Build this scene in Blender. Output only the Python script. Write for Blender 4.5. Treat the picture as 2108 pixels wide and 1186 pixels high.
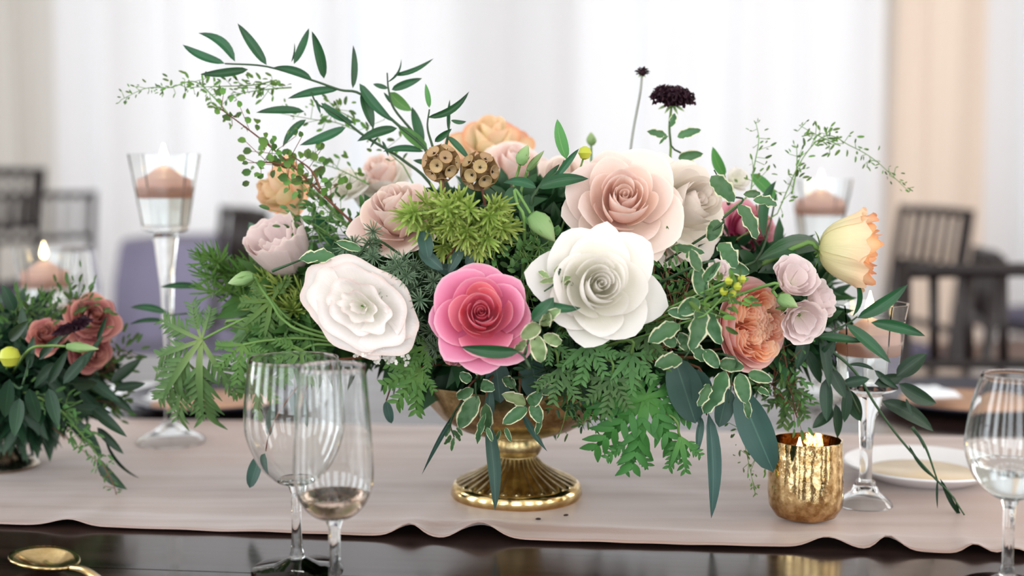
import bpy, bmesh, math, random
from math import sin, cos, pi, radians, sqrt, atan, exp
from mathutils import Vector, Matrix, noise
random.seed(11)
SC = bpy.context.scene
COL = SC.collection
for o in list(bpy.data.objects):
    bpy.data.objects.remove(o)

# ------------------------------------------------------------------ camera, light, exposure
F = 2700.0                      # focal length in pixels of the 2108 x 1186 frame
PITCH = atan(263 / F)
ZT = 0.75                       # table top
CAM = Vector((0, 0, ZT + 0.295))
cd = bpy.data.cameras.new('camera')
cd.sensor_width = 36; cd.sensor_fit = 'HORIZONTAL'; cd.lens = 36 * F / 2108
cd.clip_start = 0.05; cd.clip_end = 60
cd.dof.use_dof = True; cd.dof.focus_distance = 1.02; cd.dof.aperture_fstop = 3.0
cam = bpy.data.objects.new('camera', cd); COL.objects.link(cam)
cam.location = CAM; cam.rotation_euler = (pi / 2 - PITCH, 0, 0)
SC.camera = cam
SC.view_settings.view_transform = 'Standard'; SC.view_settings.look = 'None'
SC.view_settings.gamma = 1.0; SC.view_settings.use_curve_mapping = False
SC.view_settings.exposure = 0.0
w = bpy.data.worlds.new('daylight'); SC.world = w; w.use_nodes = True
w.node_tree.nodes['Background'].inputs[0].default_value = (0.86, 0.93, 1.0, 1)
w.node_tree.nodes['Background'].inputs[1].default_value = 1.0
SC.cycles.max_bounces = 14; SC.cycles.transmission_bounces = 14; SC.cycles.transparent_max_bounces = 16
SC.cycles.diffuse_bounces = 4; SC.cycles.glossy_bounces = 4

def area(name, loc, rot, sx, sy, power, color=(1, 1, 1)):
    l = bpy.data.lights.new(name, 'AREA'); l.shape = 'RECTANGLE'; l.size = sx; l.size_y = sy
    l.energy = power; l.color = color
    o = bpy.data.objects.new(name, l); COL.objects.link(o); o.location = loc; o.rotation_euler = rot
    return o
# daylight coming in at the room's windows: tall ones behind the camera, a row on the left, a row behind the drapes
for i, x in enumerate((-4.2, -2.1, 0.0, 2.1, 4.2)):
    area('window_daylight', (x, -3.93, 2.2), (pi / 2, 0, 0), 1.2, 3.2, 54, (0.93, 0.97, 1.0))
for i, y in enumerate((-2.0, 0.6, 3.2)):
    area('side_daylight', (-5.43, y, 2.3), (0, -pi / 2, 0), 3.2, 1.3, 84, (0.93, 0.97, 1.0))
for i, y in enumerate((-2.0, 0.6, 3.2)):
    area('side_daylight', (5.43, y, 2.3), (0, pi / 2, 0), 3.2, 1.3, 66, (1.0, 0.97, 0.93))
for i, x in enumerate((-4.0, -1.35, 1.35, 4.0)):
    area('rear_daylight', (x, 8.05, 2.2), (-pi / 2, 0, 0), 2.0, 3.6, 15, (1.0, 0.99, 0.97))

# ------------------------------------------------------------------ pixel to place
def ray(px, py):
    x = (px - 1054) / F; y = -(py - 593) / F
    return Vector((x, cos(PITCH) + y * sin(PITCH), -sin(PITCH) + y * cos(PITCH)))
def P(px, py, d):
    v = ray(px, py); return CAM + v * (d / v.y)
def T(px, py):
    v = ray(px, py); return CAM + v * ((ZT - CAM.z) / v.z)
BD = 1.146                      # depth of the centrepiece's axis
def D(px, py, off=0.0):         # depth of the rounded front of the centrepiece
    q = 1 - ((px - 1080) / 540) ** 2 - ((py - 590) / 290) ** 2
    return BD - 0.15 * sqrt(max(0, q)) + off
def R(a=-1, b=1): return random.uniform(a, b)

# ------------------------------------------------------------------ materials
def lin(c):
    return tuple(((v / 255) / 12.92 if v / 255 <= 0.04045 else ((v / 255 + 0.055) / 1.055) ** 2.4) for v in c) + (1,)
MATS = {}
def newmat(name):
    m = bpy.data.materials.new(name); m.use_nodes = True; m.node_tree.nodes.clear()
    MATS[name] = m
    return m, m.node_tree.nodes, m.node_tree.links
def nd(N, t, **kw):
    n = N.new(t)
    for k, v in kw.items():
        if k in n.inputs: n.inputs[k].default_value = v
        else: setattr(n, k, v)
    return n
def ramp(N, stops):
    r = N.new('ShaderNodeValToRGB'); e = r.color_ramp.elements
    while len(e) < len(stops): e.new(0.5)
    for i, (p, c) in enumerate(stops): e[i].position = p; e[i].color = c
    return r
def plain(name, col, rough=0.5, metal=0.0, spec=0.5, nscale=0, namt=0.12, bump=0.0, bscale=60, **kw):
    m, N, L = newmat(name)
    b = nd(N, 'ShaderNodeBsdfPrincipled', Roughness=rough, Metallic=metal)
    b.inputs['Specular IOR Level'].default_value = spec
    b.inputs['Base Color'].default_value = lin(col)
    for k, v in kw.items(): b.inputs[k.replace('_', ' ')].default_value = v
    o = N.new('ShaderNodeOutputMaterial'); L.new(b.outputs[0], o.inputs[0])
    tc = N.new('ShaderNodeTexCoord')
    if nscale:
        t = nd(N, 'ShaderNodeTexNoise', Scale=nscale, Detail=5.0); L.new(tc.outputs['Object'], t.inputs['Vector'])
        c = lin(col)
        r = ramp(N, [(0.3, tuple(v * (1 - namt) for v in c[:3]) + (1,)), (0.7, tuple(min(1, v * (1 + namt)) for v in c[:3]) + (1,))])
        L.new(t.outputs[0], r.inputs[0]); L.new(r.outputs[0], b.inputs['Base Color'])
    if bump:
        t = nd(N, 'ShaderNodeTexNoise', Scale=bscale, Detail=4.0); L.new(tc.outputs['Object'], t.inputs['Vector'])
        bp = nd(N, 'ShaderNodeBump', Strength=bump, Distance=0.002); L.new(t.outputs[0], bp.inputs['Height'])
        L.new(bp.outputs[0], b.inputs['Normal'])
    return m
def organ(name, stops, rough=0.5, transl=0.25, spec=0.35, margin=None, rib=None, vary=0.12, veins=0.0, hue=0.012):
    """petal or leaf: colour runs along the blade (uv v), optional pale margin and midrib, small differences between pieces"""
    m, N, L = newmat(name)
    uv = N.new('ShaderNodeUVMap'); sx = N.new('ShaderNodeSeparateXYZ'); L.new(uv.outputs[0], sx.inputs[0])
    r = ramp(N, [(p, lin(c)) for p, c in stops]); L.new(sx.outputs[1], r.inputs[0])
    col = r.outputs[0]
    ab = nd(N, 'ShaderNodeMath', operation='SUBTRACT'); L.new(sx.outputs[0], ab.inputs[0]); ab.inputs[1].default_value = 0.5
    ab2 = nd(N, 'ShaderNodeMath', operation='ABSOLUTE'); L.new(ab.outputs[0], ab2.inputs[0])      # 0 midrib .. 0.5 edge
    tc = N.new('ShaderNodeTexCoord')
    nz = nd(N, 'ShaderNodeTexNoise', Scale=5.0, Detail=4.0); L.new(uv.outputs[0], nz.inputs['Vector'])
    if rib:
        rr = ramp(N, [(0.0, (1, 1, 1, 1)), (0.035, (0, 0, 0, 1))]); L.new(ab2.outputs[0], rr.inputs[0])
        mx = nd(N, 'ShaderNodeMixRGB'); L.new(rr.outputs[0], mx.inputs[0]); L.new(col, mx.inputs[1]); mx.inputs[2].default_value = lin(rib); col = mx.outputs[0]
    if margin:
        ad = nd(N, 'ShaderNodeMath', operation='MULTIPLY_ADD'); L.new(nz.outputs[0], ad.inputs[0]); ad.inputs[1].default_value = 0.30; L.new(ab2.outputs[0], ad.inputs[2])
        vv = nd(N, 'ShaderNodeMath', operation='MULTIPLY_ADD'); L.new(sx.outputs[1], vv.inputs[0]); vv.inputs[1].default_value = 0.06; L.new(ad.outputs[0], vv.inputs[2])
        rr = ramp(N, [(0.575, (0, 0, 0, 1)), (0.605, (1, 1, 1, 1))]); L.new(vv.outputs[0], rr.inputs[0])
        mx = nd(N, 'ShaderNodeMixRGB'); L.new(rr.outputs[0], mx.inputs[0]); L.new(col, mx.inputs[1]); mx.inputs[2].default_value = lin(margin); col = mx.outputs[0]
    oi = N.new('ShaderNodeObjectInfo')
    hs = N.new('ShaderNodeHueSaturation')
    mr = nd(N, 'ShaderNodeMapRange'); L.new(oi.outputs['Random'], mr.inputs[0]); mr.inputs[3].default_value = 1 - vary; mr.inputs[4].default_value = 1 + vary
    mr2 = nd(N, 'ShaderNodeMapRange'); L.new(oi.outputs['Random'], mr2.inputs[0]); mr2.inputs[3].default_value = 0.5 - hue; mr2.inputs[4].default_value = 0.5 + hue
    L.new(mr.outputs[0], hs.inputs['Value']); L.new(mr2.outputs[0], hs.inputs['Hue']); L.new(col, hs.inputs['Color']); col = hs.outputs[0]
    b = nd(N, 'ShaderNodeBsdfPrincipled', Roughness=rough); b.inputs['Specular IOR Level'].default_value = spec
    L.new(col, b.inputs['Base Color'])
    if veins:
        wv = nd(N, 'ShaderNodeTexNoise', Scale=1.0, Detail=3.0)
        mp = N.new('ShaderNodeMapping'); mp.inputs['Scale'].default_value = (26, 2.5, 1); L.new(uv.outputs[0], mp.inputs[0]); L.new(mp.outputs[0], wv.inputs['Vector'])
        bp = nd(N, 'ShaderNodeBump', Strength=veins, Distance=0.0012); L.new(wv.outputs[0], bp.inputs['Height']); L.new(bp.outputs[0], b.inputs['Normal'])
    t = N.new('ShaderNodeBsdfTranslucent'); L.new(col, t.inputs[0])
    mx = nd(N, 'ShaderNodeMixShader'); mx.inputs[0].default_value = transl
    L.new(b.outputs[0], mx.inputs[1]); L.new(t.outputs[0], mx.inputs[2])
    o = N.new('ShaderNodeOutputMaterial'); L.new(mx.outputs[0], o.inputs[0])
    return m
def glassmat(name, col=(255, 255, 255), ior=1.45, rough=0.0):
    m, N, L = newmat(name)
    b = nd(N, 'ShaderNodeBsdfPrincipled', Roughness=rough, IOR=ior); b.inputs['Transmission Weight'].default_value = 1.0
    b.inputs['Base Color'].default_value = lin(col)
    o = N.new('ShaderNodeOutputMaterial'); L.new(b.outputs[0], o.inputs[0])
    return m

# leaves
organ('ruscus', [(0, (38, 84, 50)), (0.6, (36, 92, 54)), (1, (30, 66, 42))], 0.38, 0.16, 0.5, rib=(62, 112, 70), vary=0.25, veins=0.25)
organ('ruscus_light', [(0, (84, 138, 70)), (1, (96, 156, 84))], 0.42, 0.35, 0.4, rib=(130, 170, 104), vary=0.15, veins=0.25)
organ('eucalyptus', [(0, (54, 86, 76)), (0.6, (58, 90, 82)), (1, (44, 72, 66))], 0.5, 0.1, 0.4, rib=(84, 118, 104), vary=0.15, veins=0.1)
organ('variegated', [(0, (88, 128, 84)), (1, (66, 108, 70))], 0.45, 0.2, 0.4, margin=(226, 226, 190), vary=0.15, veins=0.2)
organ('variegated_pale', [(0, (150, 170, 118)), (1, (132, 158, 108))], 0.45, 0.25, 0.4, margin=(236, 232, 200), vary=0.12, veins=0.2)
organ('thyme', [(0, (112, 150, 70)), (1, (96, 136, 66))], 0.5, 0.35, 0.3, vary=0.28, hue=0.02)
organ('thyme_dark', [(0, (84, 116, 60)), (1, (72, 100, 52))], 0.5, 0.3, 0.3, vary=0.3, hue=0.02)
organ('geranium', [(0, (108, 146, 66)), (1, (80, 124, 58))], 0.5, 0.28, 0.35, vary=0.15)
organ('geranium_bright', [(0, (94, 146, 66)), (0.5, (74, 130, 58)), (1, (62, 112, 54))], 0.5, 0.24, 0.35, vary=0.15)
organ('geranium_grey', [(0, (140, 164, 100)), (0.5, (104, 138, 82)), (1, (76, 114, 66))], 0.55, 0.22, 0.3, vary=0.12)
organ('chartreuse', [(0, (120, 144, 60)), (0.6, (150, 174, 84)), (1, (186, 200, 116))], 0.5, 0.3, 0.3, vary=0.15)
organ('juniper', [(0, (66, 92, 66)), (1, (120, 146, 116))], 0.55, 0.15, 0.3, vary=0.2)
organ('shrub', [(0, (66, 106, 54)), (1, (88, 130, 70))], 0.5, 0.22, 0.35, vary=0.25)
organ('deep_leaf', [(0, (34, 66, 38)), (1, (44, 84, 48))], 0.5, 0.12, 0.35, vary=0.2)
organ('dark_leaf', [(0, (26, 52, 36)), (1, (34, 66, 42))], 0.42, 0.1, 0.4, rib=(50, 84, 56), vary=0.25, veins=0.2)
organ('stem_green', [(0, (110, 148, 78)), (1, (120, 156, 84))], 0.5, 0.1)
organ('stem_dark', [(0, (50, 76, 48)), (1, (56, 84, 54))], 0.5, 0.0)
organ('stem_brown', [(0, (96, 60, 44)), (1, (120, 74, 50))], 0.6, 0.0)
organ('stem_grey', [(0, (150, 152, 146)), (1, (160, 162, 156))], 0.6, 0.0)
organ('bud_green', [(0, (120, 160, 96)), (0.6, (160, 190, 130)), (1, (206, 218, 176))], 0.5, 0.3, veins=0.4)
# petals
organ('pink_in', [(0, (252, 172, 188)), (0.6, (250, 160, 180)), (0.9, (250, 160, 178)), (1, (255, 212, 218))], 0.5, 0.3, 0.25, vary=0.04, veins=0.15)
organ('pink_out', [(0, (238, 120, 158)), (0.5, (240, 134, 170)), (0.92, (246, 160, 190)), (1, (252, 200, 216))], 0.5, 0.26, 0.25, vary=0.06, veins=0.25)
organ('white_rose', [(0, (250, 248, 228)), (0.4, (253, 250, 240)), (1, (254, 251, 248))], 0.5, 0.34, 0.25, vary=0.02, veins=0.2)
organ('blush_in', [(0, (250, 214, 200)), (0.5, (252, 224, 212)), (0.9, (252, 228, 218)), (1, (254, 242, 236))], 0.5, 0.32, 0.25, vary=0.03, veins=0.15)
organ('blush_out', [(0, (246, 226, 200)), (0.5, (248, 230, 220)), (0.92, (248, 230, 222)), (1, (252, 240, 230))], 0.5, 0.28, 0.25, vary=0.04, veins=0.25)
organ('ivory', [(0, (238, 232, 206)), (0.5, (248, 242, 230)), (1, (250, 240, 232))], 0.5, 0.3, 0.25, vary=0.03, veins=0.25)
organ('white_ruffle', [(0, (240, 240, 216)), (0.35, (252, 249, 244)), (0.85, (253, 248, 246)), (1, (248, 230, 224))], 0.55, 0.34, 0.2, vary=0.02, veins=0.35)
organ('dusty', [(0, (236, 200, 184)), (0.5, (238, 212, 200)), (0.9, (240, 216, 206)), (1, (246, 232, 222))], 0.5, 0.3, 0.25, vary=0.05, veins=0.2)
organ('mauve', [(0, (214, 206, 172)), (0.3, (232, 212, 210)), (0.95, (238, 220, 218)), (1, (246, 234, 226))], 0.55, 0.26, 0.2, vary=0.05, veins=0.5)
organ('peach', [(0, (246, 240, 206)), (0.5, (252, 238, 212)), (0.8, (252, 220, 186)), (1, (246, 172, 126))], 0.55, 0.3, 0.2, vary=0.05, veins=0.45)
organ('peach_yellow', [(0, (224, 224, 164)), (0.6, (244, 236, 196)), (1, (250, 218, 184))], 0.55, 0.3, 0.2, vary=0.04, veins=0.35)
organ('coral_in', [(0, (255, 184, 146)), (0.6, (255, 196, 160)), (0.9, (255, 206, 174)), (1, (255, 230, 210))], 0.5, 0.42, 0.2, vary=0.04, veins=0.15)
organ('coral_out', [(0, (254, 190, 176)), (0.5, (253, 204, 198)), (1, (253, 220, 216))], 0.5, 0.36, 0.2, vary=0.04, veins=0.25)
organ('petal_lilac', [(0, (232, 220, 200)), (0.4, (244, 228, 226)), (0.95, (246, 232, 232)), (1, (252, 244, 242))], 0.55, 0.28, 0.2, vary=0.04, veins=0.45)
organ('hot_pink', [(0, (206, 70, 120)), (0.5, (216, 92, 136)), (1, (244, 190, 196))], 0.5, 0.25, 0.25, vary=0.1, veins=0.2)
organ('black_petal', [(0, (36, 12, 24)), (1, (48, 20, 34))], 0.6, 0.08, 0.25, vary=0.25)
organ('rust_petal', [(0, (160, 88, 84)), (0.9, (196, 128, 120)), (1, (214, 160, 150))], 0.5, 0.2, 0.25, vary=0.2)
organ('white_tiny', [(0, (240, 240, 232)), (1, (250, 248, 244))], 0.6, 0.25, 0.2)
organ('pod', [(0, (158, 130, 84)), (0.5, (200, 168, 122)), (1, (232, 208, 170))], 0.6, 0.3, 0.2, vary=0.1, veins=0.5)
plain('pod_star', (44, 30, 22), 0.7)
plain('berry', (180, 186, 60), 0.4)
# hard goods
def brassmat(name, col, rough, patch, bump, bscale=30, pscale=9):
    m, N, L = newmat(name)
    b = nd(N, 'ShaderNodeBsdfPrincipled', Roughness=rough, Metallic=1.0)
    tc = N.new('ShaderNodeTexCoord')
    t = nd(N, 'ShaderNodeTexNoise', Scale=pscale * 10, Detail=6.0, Roughness=0.65); L.new(tc.outputs['Object'], t.inputs['Vector'])
    r = ramp(N, [(0.38, lin(patch)), (0.62, lin(col))]); L.new(t.outputs[0], r.inputs[0]); L.new(r.outputs[0], b.inputs['Base Color'])
    t2 = nd(N, 'ShaderNodeTexNoise', Scale=bscale * 10, Detail=3.0); L.new(tc.outputs['Object'], t2.inputs['Vector'])
    bp = nd(N, 'ShaderNodeBump', Strength=bump, Distance=0.001); L.new(t2.outputs[0], bp.inputs['Height']); L.new(bp.outputs[0], b.inputs['Normal'])
    o = N.new('ShaderNodeOutputMaterial'); L.new(b.outputs[0], o.inputs[0]); return m
brassmat('brass', (190, 174, 130), 0.26, (140, 120, 82), 0.12)
brassmat('brass_bright', (228, 204, 150), 0.14, (206, 178, 122), 0.04)
brassmat('mercury', (238, 212, 160), 0.09, (176, 140, 88), 0.6, 10, 14)
brassmat('silver', (196, 190, 178), 0.2, (150, 140, 124), 0.1)
glassmat('clear_glass', (252, 254, 254), 1.42)
glassmat('water', (250, 253, 252), 1.33)
glassmat('pale_wine', (232, 206, 190), 1.34)
def waxmat():
    m, N, L = newmat('wax')
    b = nd(N, 'ShaderNodeBsdfPrincipled', Roughness=0.45); b.inputs['Base Color'].default_value = lin((252, 228, 218))
    t = N.new('ShaderNodeBsdfTranslucent'); t.inputs[0].default_value = lin((255, 206, 176))
    mx = nd(N, 'ShaderNodeMixShader'); mx.inputs[0].default_value = 0.5
    L.new(b.outputs[0], mx.inputs[1]); L.new(t.outputs[0], mx.inputs[2])
    o = N.new('ShaderNodeOutputMaterial'); L.new(mx.outputs[0], o.inputs[0])
waxmat()
def emit(name, col, s):
    m, N, L = newmat(name); e = N.new('ShaderNodeEmission'); e.inputs[0].default_value = lin(col); e.inputs[1].default_value = s
    o = N.new('ShaderNodeOutputMaterial'); L.new(e.outputs[0], o.inputs[0])
emit('flame', (255, 220, 160), 16.0)
plain('wick', (30, 26, 24), 0.8)
plain('porcelain', (232, 232, 234), 0.15)
plain('cream_glaze', (226, 204, 168), 0.2, nscale=20)
plain('charger_wood', (176, 132, 100), 0.45, nscale=12, namt=0.2)
plain('navy_glaze', (44, 46, 60), 0.25)
plain('napkin_white', (232, 236, 242), 0.8, nscale=20, namt=0.03)
plain('chair_wood', (30, 21, 20), 0.5, nscale=20)
plain('cushion', (88, 84, 104), 0.9, nscale=30)
plain('lavender_cloth', (122, 118, 142), 0.85, nscale=6, namt=0.06)
plain('floor_wood', (112, 84, 70), 0.5, nscale=4, namt=0.2)
plain('wall_paint', (222, 214, 204), 0.8, nscale=2, namt=0.03)
plain('ceiling_paint', (240, 238, 234), 0.85, nscale=2, namt=0.02)
plain('window_frame', (60, 46, 40), 0.5, nscale=8)
def tablemat():
    m, N, L = newmat('dark_table')
    b = nd(N, 'ShaderNodeBsdfPrincipled', Roughness=0.16)
    tc = N.new('ShaderNodeTexCoord'); mp = N.new('ShaderNodeMapping'); mp.inputs['Scale'].default_value = (2, 45, 10)
    t = nd(N, 'ShaderNodeTexNoise', Scale=1.0, Detail=6.0); L.new(tc.outputs['Object'], mp.inputs[0]); L.new(mp.outputs[0], t.inputs['Vector'])
    r = ramp(N, [(0.3, lin((26, 17, 15))), (0.7, lin((52, 36, 31)))]); L.new(t.outputs[0], r.inputs[0]); L.new(r.outputs[0], b.inputs['Base Color'])
    r2 = ramp(N, [(0.3, (0.12,) * 3 + (1,)), (0.7, (0.22,) * 3 + (1,))]); L.new(t.outputs[0], r2.inputs[0]); L.new(r2.outputs[0], b.inputs['Roughness'])
    o = N.new('ShaderNodeOutputMaterial'); L.new(b.outputs[0], o.inputs[0])
tablemat()
def clothmat():
    m, N, L = newmat('runner_cloth')
    b = nd(N, 'ShaderNodeBsdfPrincipled', Roughness=0.42); b.inputs['Sheen Weight'].default_value = 0.3
    tc = N.new('ShaderNodeTexCoord'); mp = N.new('ShaderNodeMapping'); mp.inputs['Scale'].default_value = (1.6, 26, 1)
    t = nd(N, 'ShaderNodeTexNoise', Scale=1.6, Detail=5.0); L.new(tc.outputs['Object'], mp.inputs[0]); L.new(mp.outputs[0], t.inputs['Vector'])
    r = ramp(N, [(0.28, lin((130, 102, 92))), (0.5, lin((157, 136, 129))), (0.75, lin((176, 162, 160)))]); L.new(t.outputs[0], r.inputs[0])
    t3 = nd(N, 'ShaderNodeTexNoise', Scale=3.2, Detail=2.0); L.new(tc.outputs['Object'], t3.inputs['Vector'])
    r3 = ramp(N, [(0.42, (0, 0, 0, 1)), (0.68, (0.75, 0.75, 0.75, 1))]); L.new(t3.outputs[0], r3.inputs[0])
    m3 = nd(N, 'ShaderNodeMixRGB'); L.new(r3.outputs[0], m3.inputs[0]); L.new(r.outputs[0], m3.inputs[1]); m3.inputs[2].default_value = lin((170, 138, 122)); L.new(m3.outputs[0], b.inputs['Base Color'])
    t2 = nd(N, 'ShaderNodeTexNoise', Scale=700.0, Detail=2.0); L.new(tc.outputs['Object'], t2.inputs['Vector'])
    bp = nd(N, 'ShaderNodeBump', Strength=0.15, Distance=0.0006); L.new(t2.outputs[0], bp.inputs['Height']); L.new(bp.outputs[0], b.inputs['Normal'])
    o = N.new('ShaderNodeOutputMaterial'); L.new(b.outputs[0], o.inputs[0])
clothmat()
def drapemat(name, col, tr):
    m, N, L = newmat(name)
    b = N.new('ShaderNodeBsdfDiffuse'); b.inputs[0].default_value = lin(col)
    t = N.new('ShaderNodeBsdfTranslucent'); t.inputs[0].default_value = lin(col)
    mx = nd(N, 'ShaderNodeMixShader'); mx.inputs[0].default_value = tr
    tc = N.new('ShaderNodeTexCoord'); nz = nd(N, 'ShaderNodeTexNoise', Scale=400.0); L.new(tc.outputs['Object'], nz.inputs['Vector'])
    bp = nd(N, 'ShaderNodeBump', Strength=0.05, Distance=0.001); L.new(nz.outputs[0], bp.inputs['Height']); L.new(bp.outputs[0], b.inputs['Normal'])
    L.new(b.outputs[0], mx.inputs[1]); L.new(t.outputs[0], mx.inputs[2])
    o = N.new('ShaderNodeOutputMaterial'); L.new(mx.outputs[0], o.inputs[0])
drapemat('drape_white', (244, 244, 246), 0.5)
drapemat('drape_grey', (222, 218, 212), 0.4)
drapemat('drape_warm_glow', (246, 228, 212), 0.45)  # warm candle glow on the backdrop, painted into this cloth's colour

# ------------------------------------------------------------------ mesh and object helpers
def mesh(name, verts, faces, mat=None, smooth=True, uvs=None):
    me = bpy.data.meshes.new(name); me.from_pydata([tuple(v) for v in verts], [], faces)
    if uvs:
        ul = me.uv_layers.new(name='UVMap'); flat = []
        for l in me.loops: flat.extend(uvs[l.vertex_index])
        ul.data.foreach_set('uv', flat)
    if smooth: me.polygons.foreach_set('use_smooth', [True] * len(me.polygons))
    if mat: me.materials.append(MATS[mat])
    me.update(); return me
def grid(name, fn, nu, nv, mat=None, smooth=True):
    V, U, Fc = [], [], []
    for j in range(nv + 1):
        for i in range(nu + 1):
            u = i / nu; v = j / nv; V.append(fn(u, v)); U.append((u, v))
    for j in range(nv):
        for i in range(nu):
            a = j * (nu + 1) + i; Fc.append((a, a + 1, a + nu + 2, a + nu + 1))
    return mesh(name, V, Fc, mat, smooth, U)
def thing(name, label, cat, loc=(0, 0, 0), group=None, rz=0):
    o = bpy.data.objects.new(name, None); COL.objects.link(o); o.location = loc; o.rotation_euler.z = rz
    o.empty_display_size = 0.02
    o['label'] = label; o['category'] = cat
    if group: o['group'] = group
    return o
def tag(o, label, cat, group=None):
    o['label'] = label; o['category'] = cat
    if group: o['group'] = group
    return o
def WM(o): return (WM(o.parent) if o.parent else Matrix()) @ o.matrix_basis
def obj(name, me, parent=None, mw=None):
    """mw: placement in world axes, also for a child"""
    o = bpy.data.objects.new(name, me); COL.objects.link(o)
    if parent is not None: o.parent = parent
    if mw is not None: o.matrix_basis = (WM(parent).inverted() @ mw) if parent is not None else mw
    return o
def struct(name, me, loc=(0, 0, 0)):
    o = obj(name, me); o.location = loc; o['kind'] = 'structure'; return o
def box(name, x0, x1, y0, y1, z0, z1, mat):
    V = [(x, y, z) for z in (z0, z1) for y in (y0, y1) for x in (x0, x1)]
    return mesh(name, V, [(0, 2, 3, 1), (4, 5, 7, 6), (0, 1, 5, 4), (2, 6, 7, 3), (0, 4, 6, 2), (1, 3, 7, 5)], mat, False)
def lathe(name, prof, mat, n=48, smooth=True, flute=None, close=False):
    """prof: (r, z) list; flute(r, z, a, k) may change r"""
    V, Fc, U = [], [], []
    m = len(prof)
    for k, (r, z) in enumerate(prof):
        for i in range(n):
            a = 2 * pi * i / n; rr = flute(r, z, a, k) if flute else r
            V.append((rr * cos(a), rr * sin(a), z)); U.append((i / n, k / m))
    for k in range(m - 1 + (1 if close else 0)):
        k2 = (k + 1) % m
        for i in range(n):
            j = (i + 1) % n; Fc.append((k * n + i, k * n + j, k2 * n + j, k2 * n + i))
    if not close:
        if prof[0][0] < 1e-3 or True: Fc.append(tuple(range(n - 1, -1, -1)))
        Fc.append(tuple((m - 1) * n + i for i in range(n)))
    me = mesh(name, V, Fc, mat, smooth, U)
    if smooth: me.set_sharp_from_angle(angle=radians(42))
    return me
def catmull(pts, per=5):
    if len(pts) < 3: return [Vector(p) for p in pts]
    p = [Vector(q) for q in pts]; p = [2 * p[0] - p[1]] + p + [2 * p[-1] - p[-2]]; out = []
    for i in range(1, len(p) - 2):
        for s in range(per):
            t = s / per
            out.append(0.5 * ((2 * p[i]) + (p[i + 1] - p[i - 1]) * t + (2 * p[i - 1] - 5 * p[i] + 4 * p[i + 1] - p[i + 2]) * t * t + (3 * p[i] - p[i - 1] - 3 * p[i + 1] + p[i + 2]) * t ** 3))
    out.append(p[-2]); return out
def tube(name, pts, r0, r1, mat, n=6, org=Vector((0, 0, 0))):
    V, Fc, U = [], [], []; m = len(pts); up = Vector((0.3, 0.5, 0.81))
    for k, p in enumerate(pts):
        d = (pts[min(k + 1, m - 1)] - pts[max(k - 1, 0)]).normalized()
        x = d.cross(up)
        if x.length < 1e-3: x = d.cross(Vector((1, 0, 0)))
        x.normalize(); y = d.cross(x); r = r0 + (r1 - r0) * k / max(1, m - 1)
        for i in range(n):
            a = 2 * pi * i / n; V.append(p - org + x * (r * cos(a)) + y * (r * sin(a))); U.append((i / n, k / (m - 1)))
    for k in range(m - 1):
        for i in range(n):
            j = (i + 1) % n; Fc.append((k * n + i, k * n + j, (k + 1) * n + j, (k + 1) * n + i))
    Fc.append(tuple(range(n - 1, -1, -1))); Fc.append(tuple((m - 1) * n + i for i in range(n)))
    return mesh(name, V, Fc, mat, True, U)
def frame(z, roll=0.0):
    z = Vector(z).normalized(); h = Vector((0, 0, 1)) if abs(z.z) < 0.95 else Vector((0, 1, 0))
    x = h.cross(z).normalized(); y = z.cross(x)
    m = Matrix((x, y, z)).transposed().to_4x4()
    return m @ Matrix.Rotation(roll, 4, 'Z')

# leaf blades of unit length along +Y, unit width, shared by every leaf of a kind
LEAF = {}
def outline(kind, v):
    if kind == 'lance': return (v ** 0.62) * ((1 - v) ** 0.85) * 1.58
    if kind == 'ovate': return (v ** 0.55) * ((1 - v) ** 0.62) * 1.46
    if kind == 'long': return (max(0, v) ** 0.75) * ((1 - v) ** 1.15) * 1.93
    if kind == 'round': return sqrt(max(0, 1 - (2 * v - 1) ** 2))
    if kind == 'needle': return min(1, 4 * v + 0.3) * min(1, 3 * (1 - v))
def leaf_mesh(kind, mat, bend, sickle, fold=0.18, wav=0.0):
    key = (kind, mat, bend, sickle, fold, wav)
    if key not in LEAF:
        nu, nv = (4, 9) if kind in ('lance', 'long', 'ovate') else (2, 4)
        def fn(u, v):
            s = 2 * u - 1; hw = 0.5 * outline(kind, v) if 0 < v < 1 else 0.0
            x = s * hw + sickle * 4 * v * (1 - v)
            z = abs(s) * hw * fold * 2 + bend * 4 * v * (1 - v) + wav * hw * sin(v * 17 + s * 2) * abs(s)
            return (x, v, z)
        LEAF[key] = grid('leaf', fn, nu, nv, mat)
    return LEAF[key]
def put_leaf(parent, kind, mat, b, t, wd, bend=0.0, sickle=0.0, nrm=None, name='leaf', fold=0.18, wav=0.0):
    b = Vector(b); t = Vector(t); y = t - b; L = y.length; y = y / L
    if nrm is None: nrm = Vector((R() * 0.35, -1.0 + R() * 0.2, 0.28 + R() * 0.3))
    x = y.cross(nrm)
    if x.length < 1e-4: x = y.cross(Vector((1, 0.2, 0)))
    x.normalize(); z = x.cross(y)
    m = Matrix((x * wd, y * L, z * max(wd, L * 0.5))).transposed().to_4x4(); m.translation = b
    # sickle is given as a share of the length; the blade is scaled by its width
    me = leaf_mesh(kind, mat, round(bend, 2), round(sickle * L / max(wd, 1e-5), 1), fold, wav)
    return obj(name, me, parent, m)

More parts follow.
